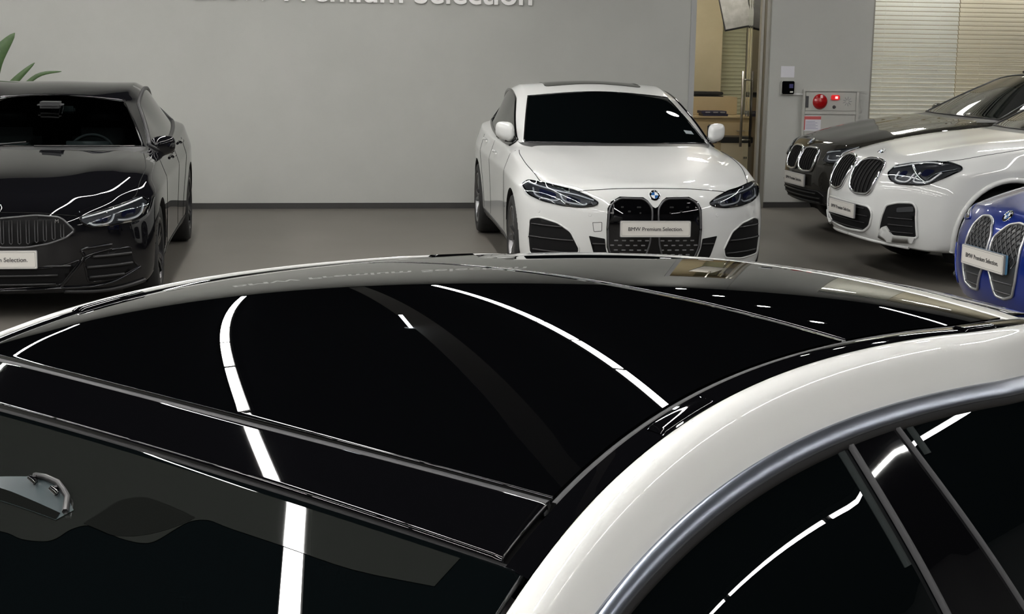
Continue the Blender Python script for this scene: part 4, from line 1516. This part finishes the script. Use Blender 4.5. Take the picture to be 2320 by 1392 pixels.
def x3():
    sp = dict(BASE)
    sp['cr_h2'] = 0.35
    car = Car('car', (5.536, 11.87), math.radians(-88.2), 'white SUV with chrome-ringed kidney grille parked side-on to the wall', sp, suv([0.235, 0.56, 0.86, 0.945, 1.145, 1.66]), 4, 2.864, 0.37, 0.445, ax0=-0.09)
    W = M['white_paint']
    kid = [(0.035, 0.80), (0.03, 0.875), (0.06, 0.912), (0.15, 0.932), (0.29, 0.934), (0.385, 0.919), (0.418, 0.885), (0.422, 0.80), (0.405, 0.70), (0.35, 0.668), (0.20, 0.66), (0.085, 0.69)]
    K = round_poly(kid, 0.03, 3)
    g = car.patch('kidney_grille', K, 'x', M['dark_void'], 0.004, 0.03)
    car.rim('kidney_frame', K, 'x', M['chrome'], 0.013, 0.010, parent=g, n=8)
    car.bars('grille_slat', np.array(K) * [1, 1], 'x', M['grille_slat'], 7, True, 0.006, 0.009, parent=g, lean=0.02)
    lo = [(0.50, 0.849), (0.515, 0.904), (0.60, 0.93), (0.72, 0.955), (0.80, 0.952), (0.85, 0.928), (0.868, 0.904), (0.848, 0.853), (0.80, 0.793), (0.76, 0.779), (0.63, 0.778), (0.56, 0.80)]
    lamp(car, lo, [[(0.60, 0.865), (0.60, 0.815), (0.63, 0.798), (0.69, 0.80), (0.705, 0.86)], [(0.73, 0.87), (0.72, 0.81), (0.75, 0.797), (0.795, 0.81), (0.815, 0.875)]], M['gloss_black'], 'lamp_inner', blue=[[(0.77, 0.845), (0.735, 0.85), (0.735, 0.90), (0.785, 0.895)], [(0.655, 0.83), (0.61, 0.83), (0.61, 0.875), (0.655, 0.88)]],
         top=[(0.525, 0.892), (0.60, 0.912), (0.70, 0.938), (0.77, 0.94)], r=0.0095)
    car.rim('chrome_strip', smooth_poly([(0.655, 0.915), (0.69, 0.885), (0.745, 0.83), (0.785, 0.80)], 4, False), 'x', M['lamp_chrome'], 0.011, 0.010, closed=False, step=0.02)
    car.rim('chrome_strip', smooth_poly([(0.85, 0.905), (0.80, 0.875), (0.78, 0.83)], 4, False), 'x', M['lamp_chrome'], 0.006, 0.010, closed=False, step=0.02)
    intake(car, mirrored([(0.0, 0.585), (0.21, 0.583), (0.395, 0.578), (0.445, 0.526), (0.41, 0.421), (0.31, 0.368), (0.11, 0.356), (0.0, 0.352)]), 4, W, 'lower_intake', 0.004, mirror=False, corner=0.04, lip_r=0.012, slat='dark_slat')
    fog = [(0.505, 0.40), (0.55, 0.538), (0.575, 0.608), (0.66, 0.637), (0.75, 0.644), (0.772, 0.60), (0.778, 0.384), (0.765, 0.368), (0.63, 0.358), (0.53, 0.352)]
    intake(car, fog, 0, W, 'fog_intake', corner=0.02, lip_r=0.011)
    car.patch('fog_light', round_poly([(0.66, 0.595), (0.755, 0.615), (0.76, 0.575), (0.66, 0.56)], 0.01), 'x', M['lamp_inner'], 0.010, 0.03)
    car.bars('intake_slat', [(0.60, 0.38), (0.76, 0.385), (0.765, 0.54), (0.60, 0.53)], 'x', M['dark_slat'], 3, False, 0.004, 0.010)
    car.patch('bumper_fin', round_poly([(0.487, 0.348), (0.548, 0.430), (0.585, 0.447), (0.625, 0.376), (0.765, 0.378), (0.745, 0.330), (0.56, 0.322)], 0.01, 2), 'x', W, 0.020, 0.03, 0.024)
    p, n = car.hit(0, 0.975, 'x')
    car.roundel(p + n * 0.003, (0.62, 0, 0.78))
    car.plate((0.92, 0.0, 0.522), 0.0)
    car.rim('front_lip', smooth_poly([(0.0, 0.308), (0.3, 0.302), (0.52, 0.296), (0.70, 0.285)], 5, False), 'x', W, 0.014, 0.0, closed=False)
    car.gap('hood_gap', [(-0.55, 0.80), (-0.1, 0.835), (0.25, 0.81), (0.45, 0.74)], 'z', 0.003)
    ar = [(car.ax0 + (car.ar + 0.018) * math.cos(math.radians(a)), car.az + (car.ar + 0.018) * math.sin(math.radians(a))) for a in range(-12, 193, 8)]
    car.rim('arch_moulding', ar, 'y', W, 0.022, -0.004, closed=False, n=8)
    p, n = car.hit(0.47, 0.52, 'y')
    flank(car, W, skirt=M['black_plastic'], handles=((-1.43, 1.02), (-2.4, 1.05)), z0=0.40, z1=1.10, sz=(0.27, 0.40))
    car.panel_edge('windshield_seal', 'windshield', M['black_plastic'], 0.010, 0.0)
    car.shell(dict(body='white_paint', cowl='black_plastic', windshield='dark_glass', side_window='dark_glass', rear_window='dark_glass'))
    car.wheels(m_rim='rim', y_out=0.93)
    car.mirror_pair((-1.15, 0.80, 1.20), W, (0.14, 0.20, 0.17), 0.05)
    return car




def x5():
    car = Car('car', (5.951, 14.20), math.radians(-88.2), 'dark grey SUV behind the white SUV', BASE, suv([0.27, 0.58, 0.84, 0.93, 1.15, 1.65], 1.04), 4, 2.975, 0.37, 0.44)
    kid = [(0.02, 0.70), (0.018, 0.81), (0.045, 0.84), (0.12, 0.852), (0.27, 0.85), (0.325, 0.825), (0.34, 0.76), (0.335, 0.69), (0.30, 0.64), (0.15, 0.632), (0.05, 0.645)]
    K = round_poly(kid, 0.03, 3)
    g = car.patch('kidney_grille', K, 'x', M['dark_void'], 0.004, 0.03)
    car.rim('kidney_frame', K, 'x', M['chrome'], 0.012, 0.010, parent=g, n=8)
    car.bars('grille_slat', K, 'x', M['grille_slat'], 7, True, 0.005, 0.008, parent=g)
    lo = [(0.45, 0.75), (0.46, 0.83), (0.56, 0.86), (0.75, 0.90), (0.88, 0.92), (0.90, 0.88), (0.84, 0.80), (0.70, 0.755), (0.55, 0.735)]
    lamp(car, lo, [[(0.50, 0.80), (0.52, 0.765), (0.62, 0.77), (0.64, 0.82)], [(0.68, 0.83), (0.69, 0.785), (0.78, 0.80), (0.80, 0.86)]], r=0.006, top=[(0.46, 0.822), (0.52, 0.838), (0.60, 0.85)])
    intake(car, mirrored([(0.0, 0.46), (0.42, 0.46), (0.50, 0.42), (0.45, 0.34), (0.0, 0.33)]), 3, M['black_plastic'], 'lower_intake', 0.008, mirror=False)
    intake(car, [(0.56, 0.36), (0.60, 0.52), (0.80, 0.55), (0.84, 0.40), (0.80, 0.34)], 2, M['black_plastic'], 'air_intake', 0.008)
    car.patch('bumper_cladding', mirrored([(0.0, 0.47), (0.54, 0.47), (0.54, 0.32), (0.0, 0.31)]), 'x', M['black_plastic'], 0.0025, 0.04, mirror=False)
    p, n = car.hit(0.0, 0.905, 'x')
    car.roundel(p + n * 0.003, (0.70, 0, 0.71))
    car.plate((0.925, 0.0, 0.545), 0.0)
    flank(car, M['grey_paint'], skirt=M['black_plastic'], handles=((-1.43, 1.03), (-2.4, 1.06)), z0=0.40, z1=1.12, sz=(0.29, 0.42))
    car.gap('hood_gap', [(-0.55, 0.82), (-0.1, 0.86), (0.25, 0.83), (0.45, 0.76)], 'z', 0.003)
    for s in (1, -1):
        L = [(-1.75, 0.60, 1.575), (-2.1, 0.60, 1.645), (-2.7, 0.585, 1.62), (-3.0, 0.57, 1.53)]
        v, f = tube([(x, y * s, z) for x, y, z in smooth_poly(L, 5, False)], 0.018, 6)
        obj('roof_rail', v, f, M['black_plastic'], car.root, True)
    car.panel_edge('windshield_seal', 'windshield', M['black_plastic'], 0.010, 0.0)
    car.shell(dict(body='grey_paint', cowl='black_plastic', windshield='dark_glass', side_window='dark_glass', rear_window='dark_glass'))
    car.wheels(m_rim='rim_dark', y_out=0.965)
    car.mirror_pair((-0.98, 0.80, 1.17), M['grey_paint'], (0.14, 0.18, 0.14), 0.05)
    return car


def ix():
    car = Car('car', (5.167, 8.58), math.radians(-88.2), 'bright blue SUV with tall silver-framed kidney grille at the edge of the view', BASE, suv([0.25, 0.52, 0.80, 0.87, 1.09, 1.66], 1.05, 0.02), 4, 3.0, 0.37, 0.43)
    B = M['blue_paint']
    kid = [(0.018, 0.55), (0.016, 0.715), (0.10, 0.80), (0.18, 0.818), (0.27, 0.81), (0.315, 0.745), (0.325, 0.60), (0.32, 0.49), (0.29, 0.40), (0.20, 0.372), (0.11, 0.378), (0.06, 0.49)]
    K = round_poly(kid, 0.02, 3)
    g = car.patch('kidney_grille', K, 'x', M['grille_back'], 0.004, 0.03)
    car.rim('kidney_frame', K, 'x', M['silver_frame'], 0.009, 0.006, parent=g, n=8)
    A = np.array(K)
    c = A.mean(0)
    A2 = c + (A - c) * 0.97
    v, f = [], []
    for sg in (1, -1):
        for i in range(-16, 30):
            d = i * 0.05
            t = np.linspace(-0.5, 0.8, 160)
            L = np.stack([t, 0.60 + sg * (t - d) * 1.15], 1)
            ok = inside(L, A2) & (L[:, 1] > 0.56)
            if ok.sum() < 4:
                continue
            P = car.project(L[ok][::3], 'x', 0.007)
            a, b = tube(P, 0.004, 4)
            f += [tuple(q + len(v) for q in r) for r in b]
            v += list(a)
    for o, pr in zip(car.both('grille_mesh', v, f, M['grille_frame'], g), g):
        o['kind'] = 'stuff'
    car.bars('grille_bar', [(y, z) for y, z in A2 if z < 0.56] , 'x', M['grille_frame'], 3, False, 0.004, 0.008, parent=g)
    lo = [(0.44, 0.775), (0.50, 0.80), (0.70, 0.83), (0.80, 0.842), (0.81, 0.815), (0.72, 0.785), (0.55, 0.76)]
    lamp(car, lo, [[(0.50, 0.785), (0.66, 0.81), (0.78, 0.828)]], rim=B, r=0.004, lens=0.007)
    intake(car, [(0.50, 0.36), (0.55, 0.52), (0.62, 0.60), (0.68, 0.58), (0.74, 0.40), (0.66, 0.33)], 2, B, 'air_intake', 0.008)
    p, n = car.hit(0.0, 0.84, 'x')
    car.roundel(p + n * 0.004, (0.80, 0, 0.6))
    t = car.plate((0.925, 0.0, 0.582), 0.0)
    MB().box((-0.03, -0.26, -0.058), (-0.013, 0.26, 0.058), 0.004).build('plate_film_edge', mat('blue_film', (0.12, 0.30, 0.50), 0.3), t)
    flank(car, B, skirt=M['black_plastic'], handles=((-1.43, 0.96), (-2.4, 0.99)), z0=0.38, z1=1.02, sz=(0.27, 0.38))
    car.gap('hood_gap', [(-0.55, 0.82), (-0.1, 0.86), (0.25, 0.83), (0.55, 0.72)], 'z', 0.003)
    car.panel_edge('windshield_seal', 'windshield', M['black_plastic'], 0.010, 0.0)
    car.shell(dict(body='blue_paint', cowl='black_plastic', windshield='dark_glass', side_window='dark_glass', rear_window='dark_glass'))
    car.wheels(m_rim='rim_dark', y_out=0.955)
    car.mirror_pair((-0.86, 0.87, 1.12), B, (0.14, 0.20, 0.15), 0.05)
    return car


white_coupe = i4()
black_coupe = gran()
white_suv = x3()
grey_suv = x5()
blue_suv = ix()

# ------------------------------------------------------------------ the near car, seen from above its windshield
FGP = dict(ac=0.70908, c1=0.11579, c3=-0.12106, c4=0.07956, k=0.13224, k4=0.00731, g0=0.60549, g1=-0.15304, g2=0.09675)
FG_POS, FG_YAW, FG_OFF = (-0.19347, 1.94282), -0.84594, 1.34


def fg_zc(a):
    t = a - FGP['ac']
    return 1.47 - FGP['c1'] * t ** 2 - FGP['c3'] * t ** 3 - FGP['c4'] * t ** 4


def fg_zf(a):
    t = max(0.25 - a, 0)
    return fg_zc(a) - 0.025 * t * t + 0.292 * t ** 3


FG_S = (fg_zf(-0.0499) - fg_zf(-0.0501)) / 0.0002 - 0.022


def fg_z(a, b):
    z = fg_zf(a) if a >= -0.05 else fg_zf(-0.05) + FG_S * (a + 0.05) + 0.051 * (a + 0.05) ** 2
    t = min(max(0.25 - a, 0), 0.5)
    return z - (FGP['k'] - 0.03 * t + 0.409 * t * t) * b * b - FGP['k4'] * 4 * b ** 4


def fg_zw(a, b):
    """the windshield's own sheet, tangent at the header joint"""
    z = fg_zf(-0.05) + FG_S * (a + 0.05) + 0.051 * (a + 0.05) ** 2
    t = min(max(0.25 - a, 0), 0.5)
    return z - (FGP['k'] - 0.03 * t + 0.409 * t * t) * b * b - FGP['k4'] * 4 * b ** 4


def fg_g(a):
    if a > 1.25:
        return fg_g(1.25) + 0.03 * (a - 1.25) - 0.22 * (a - 1.25) ** 2
    if a < -0.3:
        return fg_g(-0.3) - 0.10 * (a + 0.3)
    return FGP['g0'] + FGP['g1'] * a + FGP['g2'] * a * a


def fgP(a, b, dz=0.0):
    return (-FG_OFF - a, b, fg_z(a, b) + dz)


def fgW(a, b, dz=0.0):
    return (-FG_OFF - a, b, fg_zw(a, b) + dz)


FAR = 0.004     # the far rail stands a little further out
WS = lambda b: 0.14266 * b * b
S1 = lambda b: 0.08949 + 0.1923 * b * b
S2 = lambda b: 0.89487 + 0.08487 * b * b
SE = lambda b: 1.52 - 0.05 * b * b


def fg_panel(car, name, fa0, fa1, fb, m, na=40, nb=60, gap=0.0045, P=None, r0=0.6, r1=0.6, rt=0.6):
    """panel between two cross lines and the side limit fb(a), edges rolled over"""
    P = P or fgP
    ss = ([(0, -0.006, -0.0028 * r0), (0, -0.0010 * r0, -0.0013 * r0)] if r0 else []) + [(0, 0, 0)] + [((i + 0.4) / na, 0, 0) for i in range(na)] + [(1, 0, 0)] + ([(1, -0.0010 * r1, 0.0013 * r1), (1, -0.006, 0.0028 * r1)] if r1 else [])
    tt = ([(-1, -0.006, -0.0028 * rt), (-1, -0.0010 * rt, -0.0013 * rt)] if rt else []) + [(-1, 0, 0)] + [(-1 + 2 * (i + 0.4) / nb, 0, 0) for i in range(nb)] + [(1, 0, 0)] + ([(1, -0.0010 * rt, 0.0013 * rt), (1, -0.006, 0.0028 * rt)] if rt else [])
    v = []
    for s, dzs, oa in ss:
        for t, dzt, ob in tt:
            a, b = 0.5, 0.0
            for _i in range(4):
                b = t * (fb(a) - gap - 0.002 + (FAR if t < 0 else 0))
                a0, a1 = fa0(b) + gap + 0.003, fa1(b) - gap - 0.003
                a = a0 + (a1 - a0) * s
            x, y, z = P(a + oa, b + ob)
            v.append((x, y, z + dzs + dzt))
    n = len(tt)
    f = [(i * n + k, i * n + k + 1, (i + 1) * n + k + 1, (i + 1) * n + k) for i in range(len(ss) - 1) for k in range(n - 1)]
    o = obj(name, v, f, m, car.root, True)
    return o


def fg_ribbon(car, name, prof, a0, a1, n, m, mirror=True, closed=False):
    """sweep: prof(a) -> list of (b, z)"""
    v, f = [], []
    k = None
    for i in range(n + 1):
        a = a0 + (a1 - a0) * i / n
        P = prof(a)
        k = len(P)
        v += [(-FG_OFF - a, b, z) for b, z in P]
    for i in range(n):
        for j in range(k - 1):
            f.append((i * k + j, i * k + j + 1, (i + 1) * k + j + 1, (i + 1) * k + j))
    out = car.both(name, v, [q[::-1] for q in f], m, None, True, mirror)
    if mirror:
        out[1].location = (0, -FAR, -0.0004)
    return out


def cross_seal(car, name, fa, half, w, dz, m, n=60):
    pts = [fgP(fa(-half + 2 * half * i / n), -half + 2 * half * i / n, dz) for i in range(n + 1)]
    v, f = tube(pts, w, 6)
    return obj(name, v, f, m, car.root, True)


def build_near_car():
    sp = BASE
    fw = Vector((math.sin(FG_YAW), -math.cos(FG_YAW), 0))
    loc = (FG_POS[0] + fw.x * FG_OFF, FG_POS[1] + fw.y * FG_OFF)
    car = Car('car', loc, FG_YAW, 'white car with a glossy black glass roof, nearest of all the cars', sp, None, 3)
    # body below the belt line; the upper part is built below from its own lines
    fc = car.V[car.F].mean(1)
    keep = ~((fc[:, 2] > 0.99) & (fc[:, 0] < -0.55) & (fc[:, 0] > -3.45) & (np.abs(fc[:, 1]) < 0.80) & (car.P == 0)) & ~np.isin(car.P, [3, 4, 5, 6])
    car.F, car.P = car.F[keep], car.P[keep]
    car.shell(dict(body='fg_white'))
    car.wheels()
    car.mirror_pair((-0.98, 0.80, 1.02), M['fg_white'])
    g = fg_g
    gw = lambda a: g(a) + 0.0388
    fg_panel(car, 'windshield', lambda b: -0.70 + 0.16 * b * b, WS, lambda a: gw(a) - 0.006, M['dark_glass'], 50, 60, P=fgW)
    fg_panel(car, 'roof_header', WS, S1, g, M['gloss_black'], 14, 60, r0=1, r1=1, rt=0.5)
    fg_panel(car, 'sunroof_glass', S1, S2, g, M['roof_glass'], 60, 60, r0=0.35, r1=0.3, rt=0)
    fg_panel(car, 'rear_roof_glass', S2, SE, g, M['roof_glass'], 50, 60, r0=0.3, r1=0.4, rt=0)
    fg_panel(car, 'rear_window', lambda b: SE(b) + 0.09, lambda b: 2.22 - 0.1 * b * b, lambda a: g(a) - 0.01, M['dark_glass'], 40, 50)
    sp_ = fg_panel(car, 'roof_spoiler', SE, lambda b: SE(b) + 0.085, lambda a: gw(a), M['fg_white'], 8, 50)
    cross_seal(car, 'windshield_seal', WS, 0.62, 0.0085, -0.0105, M['dark_void'])
    cross_seal(car, 'header_seal', S1, 0.575, 0.0095, -0.0105, M['rubber'])
    cross_seal(car, 'glass_joint_seal', S2, 0.54, 0.0085, -0.0095, M['rubber'])
    cross_seal(car, 'rear_seal', SE, 0.53, 0.008, -0.010, M['rubber'])
    # under-roof closing sheet keeps the joints dark
    fg_panel(car, 'headliner', lambda b: -0.69 + 0.16 * b * b, lambda b: 2.2, lambda a: g(a) + 0.02, M['dark_void'], 40, 20).location = (0, 0, -0.02)

    def side_seal(a):
        b = g(a) + 0.0005
        z = fg_z(a, b)
        return [(b - 0.0065, z - 0.006), (b - 0.004, z - 0.001), (b + 0.002, z - 0.0008), (b + 0.0045, z - 0.006)]
    fg_ribbon(car, 'side_seal', side_seal, S1(0.58), 1.5, 60, M['rubber'])

    def black_strip(a):
        b0, b1 = g(a) + 0.0045, gw(a) - 0.002
        z0, z1 = fg_z(a, b0), fg_z(a, b1) + 0.0025
        return [(b0 + (b1 - b0) * i / 4, z0 + (z1 - z0) * i / 4 + 0.0014 * math.sin(math.pi * i / 4)) for i in range(5)]
    fg_ribbon(car, 'roof_side_strip', black_strip, 0.045, 2.22, 110, M['gloss_black'])

    def cant(a):
        b, z = gw(a), fg_z(a, gw(a)) + 0.0025
        pts = [(-0.0016, -0.010), (-0.0012, -0.0006), (0.0, 0.0), (0.011, -0.0012), (0.0205, -0.0048), (0.0275, -0.0115), (0.0322, -0.021), (0.0354, -0.032), (0.0384, -0.045), (0.0418, -0.060), (0.0457, -0.0765), (0.0457, -0.082), (0.040, -0.085)]
        return [(b + p, z + q) for p, q in pts]
    rails = fg_ribbon(car, 'cant_rail', cant, -0.66, 2.24, 130, M['fg_white'])
    rails[1].location = (0, -FAR, 0.0035)

    def T1(a):
        b = g(a) + 0.08452 - 0.00044 * (a - 0.7)
        return b, fg_z(a, g(a)) - 0.07932

    def T2(a):
        b = g(a) + 0.10246 + 0.00785 * (a - 0.7)
        return b, fg_z(a, g(a)) - 0.09953

    def trim(a):
        (b1, z1), (b2, z2) = T1(a), T2(a)
        out = [(b1 - 0.004, z1 - 0.004), (b1 + 0.0005, z1 - 0.0015)]
        for i in range(9):
            s = i / 8
            h = 0.0035 * math.sin(math.pi * min(1, max(0, s))) ** 0.7
            db, dz = b2 - b1, z2 - z1
            L = math.hypot(db, dz)
            out.append((b1 + db * s - dz / L * h + 0.0015, z1 + dz * s + db / L * h - 0.001))
        out += [(b2 + 0.0005, z2 - 0.003), (b2 - 0.006, z2 - 0.007)]
        return out
    fg_ribbon(car, 'window_trim', trim, -0.52, 1.66, 110, M['satin'])

    def tseal(a):
        b2, z2 = T2(a)
        return [(b2 - 0.001, z2 - 0.003), (b2 + 0.0015, z2 - 0.009), (b2 + 0.0005, z2 - 0.017), (b2 - 0.006, z2 - 0.02)]
    fg_ribbon(car, 'window_seal', tseal, -0.52, 1.66, 110, M['black_plastic'])

    def belt(a):
        x = -FG_OFF - a
        return (min(0.873, 0.872 + 0.085 * (a - 0.7)), 0.968 + max(0, -x - 2.2) * 0.06)

    def win(off, s0=0.02, s1=1.0, n=14):
        def f(a):
            b2, z2 = T2(a)
            b2, z2 = b2 - 0.004, z2 - 0.012
            bb, bz = belt(a)
            out = []
            for i in range(n + 1):
                s = s0 + (s1 - s0) * i / n
                s = s if bz < z2 else 1
                out.append((b2 + (bb - b2) * s + 0.012 * math.sin(math.pi * s) + off, z2 + (bz - z2) * s + off * 0.3))
            return out
        return f
    def pane(name, a0, a1, m, off, na):
        """a0, a1: (edge at the top, edge at the belt)"""
        v, f = [], []
        n = 16
        for i in range(na + 1):
            for k in range(n + 1):
                s = k / n
                a = (a0[0] + (a0[1] - a0[0]) * s) * (1 - i / na) + (a1[0] + (a1[1] - a1[0]) * s) * i / na
                b, z = win(off, s, s, 1)(a)[0]
                v.append((-FG_OFF - a, b, z))
        for i in range(na):
            for k in range(n):
                q = i * (n + 1) + k
                f.append((q, q + 1, q + n + 2, q + n + 1))
        return car.both(name, v, [q[::-1] for q in f], m, None, True)
    pane('front_side_window', (-0.40, -0.40), (0.741, 0.764), M['dark_glass'], 0.0, 40)
    pane('pillar_cover', (0.744, 0.767), (0.884, 0.988), M['gloss_black'], 0.003, 10)
    pane('rear_side_window', (0.887, 0.992), (1.62, 1.62), M['dark_glass'], 0.0, 30)

    def quarter(a):
        b1, z1 = T1(a)
        s = min(1, max(0, (a - 1.6) / 0.6))
        bb, bz = 0.85 - 0.06 * s, 0.985 + 0.07 * s
        return [(b1 - 0.004 + (bb - b1 + 0.004) * i / 10 + 0.03 * math.sin(math.pi * i / 10), z1 - 0.002 + (bz - z1) * i / 10) for i in range(11)]
    fg_ribbon(car, 'rear_quarter_panel', quarter, 1.60, 2.26, 30, M['fg_white'])

    def slant(name, a0, a1, da0, da1, off, m, s0, s1, w):
        v, f = [], []
        n = 20
        for i in range(n + 1):
            s = s0 + (s1 - s0) * i / n
            ac = a0 + (a1 - a0) * s
            row = []
            for da, o in ((-w, off - 0.006), (-w * 0.8, off), (w * 0.8, off), (w, off - 0.006)):
                b, z = win(o, s, s, 1)(ac + da)[0]
                row.append((-FG_OFF - ac - da, b, z))
            v += row
        for i in range(n):
            for j in range(3):
                f.append((i * 4 + j, i * 4 + j + 1, (i + 1) * 4 + j + 1, (i + 1) * 4 + j))
        return car.both(name, v, f, m, None, True)
    slant('pillar_trim', 0.742, 0.765, 0, 0, 0.007, M['rubber'], 0.0, 1.0, 0.0055)
    slant('pillar_trim', 0.885, 0.99, 0, 0, 0.007, M['rubber'], 0.0, 1.0, 0.0055)
    slant('window_run_felt', 0.716, 0.736, 0, 0, 0.0012, M['felt'], 0.0, 0.42, 0.011)
    slant('window_run_felt', 0.925, 0.99, 0, 0, 0.0012, M['felt'], 0.0, 0.12, 0.012)
    # printed frit along the top of the windshield with the sensor bay in the middle
    fr = [(-0.215, -0.14), (-0.20, -0.10), (-0.178, 0.001), (-0.177, 0.046), (-0.169, 0.079), (-0.159, 0.091), (-0.141, 0.095), (-0.128, 0.112), (-0.127, 0.15), (-0.127, 0.17), (-0.122, 0.201), (-0.112, 0.216), (-0.087, 0.223), (-0.072, 0.230), (-0.062, 0.249), (-0.060, 0.285), (-0.052, 0.361), (-0.039, 0.461), (-0.012, 0.555)]
    lo = smooth_poly(fr, 4, False)

    def sheet(name, lower, upper, m, off):
        v, f = [], []
        for (a, b), (c, d) in zip(lower, upper):
            for i in range(13):
                s = i / 12
                v.append(fgW(a + (c - a) * s, b + (d - b) * s, off))
        for i in range(len(lower) - 1):
            for j in range(12):
                f.append((i * 13 + j, i * 13 + j + 1, (i + 1) * 13 + j + 1, (i + 1) * 13 + j))
        return obj(name, v, f, m, car.root, True)
    up = [(WS(b) - 0.015, b) for a, b in lo]
    sheet('windshield_frit', lo, up, M['frit'], 0.0009)
    mir = [(a, -0.28 - b if b > -0.14 else b) for a, b in lo][::-1]
    mir = [(a, b) for a, b in mir if b > -0.60]
    sheet('windshield_frit', mir, [(WS(b) - 0.015, b) for a, b in mir], M['frit'], 0.0009)
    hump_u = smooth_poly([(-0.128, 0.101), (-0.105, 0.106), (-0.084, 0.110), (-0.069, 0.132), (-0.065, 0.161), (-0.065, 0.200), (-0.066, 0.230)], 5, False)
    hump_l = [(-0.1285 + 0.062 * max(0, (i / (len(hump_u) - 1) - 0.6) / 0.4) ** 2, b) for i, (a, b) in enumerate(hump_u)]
    sheet('frit_darker', hump_l, hump_u, M['frit2'], 0.0014)  # slightly darker hump laid on the frit band
    cam = [(-0.106, -0.11), (-0.093, -0.06), (-0.09, -0.018), (-0.1, 0.025), (-0.118, 0.067), (-0.139, 0.060), (-0.14, -0.058), (-0.142, -0.12)]
    V2, F2, _ = fill2d(cam, 0.02)
    v = [fgW(a, b, 0.002) for a, b in V2]
    obj('sensor_window', v, [tuple(t) for t in F2], mat('sensor_window_grey', (0.045, 0.058, 0.062), 0.25), car.root)
    dk = [(-0.123, -0.12), (-0.1235, -0.058), (-0.129, 0.055), (-0.139, 0.060), (-0.14, -0.058), (-0.142, -0.12)]
    V2, F2, _ = fill2d(dk, 0.02)
    obj('sensor_shelf', [fgW(a, b, 0.003) for a, b in V2], [tuple(t) for t in F2], M['frit2'], car.root)
    br = [fgW(a, b, 0.006) for a, b in ((-0.094, -0.05), (-0.092, -0.03), (-0.094, 0.0), (-0.101, 0.022), (-0.108, 0.040), (-0.128, 0.064))]
    v, f = tube(br, 0.004, 6)
    obj('sensor_bracket', v, f, M['black_plastic'], car.root, True)
    for a, b in ((-0.094, -0.045), (-0.099, 0.008)):
        v, f = tube([fgW(a, b, 0.004), fgW(a - 0.012, b + 0.004, 0.012), fgW(a - 0.010, b + 0.012, 0.006)], 0.004, 6)
        obj('sensor_clip', v, f, M['gloss_black'], car.root, True)
    # roof rack flaps let into the black strip
    for a0, a1 in ((0.345, 0.475), (1.235, 1.365)):
        def flap(a):
            s = (a - a0) / (a1 - a0)
            e = 0.0035 * (1 if 0.02 < s < 0.98 else 0.25)
            b0, b1 = g(a) + 0.012, g(a) + 0.033
            z0, z1 = fg_z(a, b0) + 0.002, fg_z(a, b1) + 0.0035
            return [(b0 - 0.0015, z0 - 0.004), (b0, z0 + e * 0.6), (b0 + 0.002, z0 + e), (b1 - 0.002, z1 + e), (b1, z1 + e * 0.6), (b1 + 0.0015, z1 - 0.004)]
        fg_ribbon(car, 'roof_rack_flap', flap, a0, a1, 24, M['gloss_black'])
    return car


near_car = build_near_car()
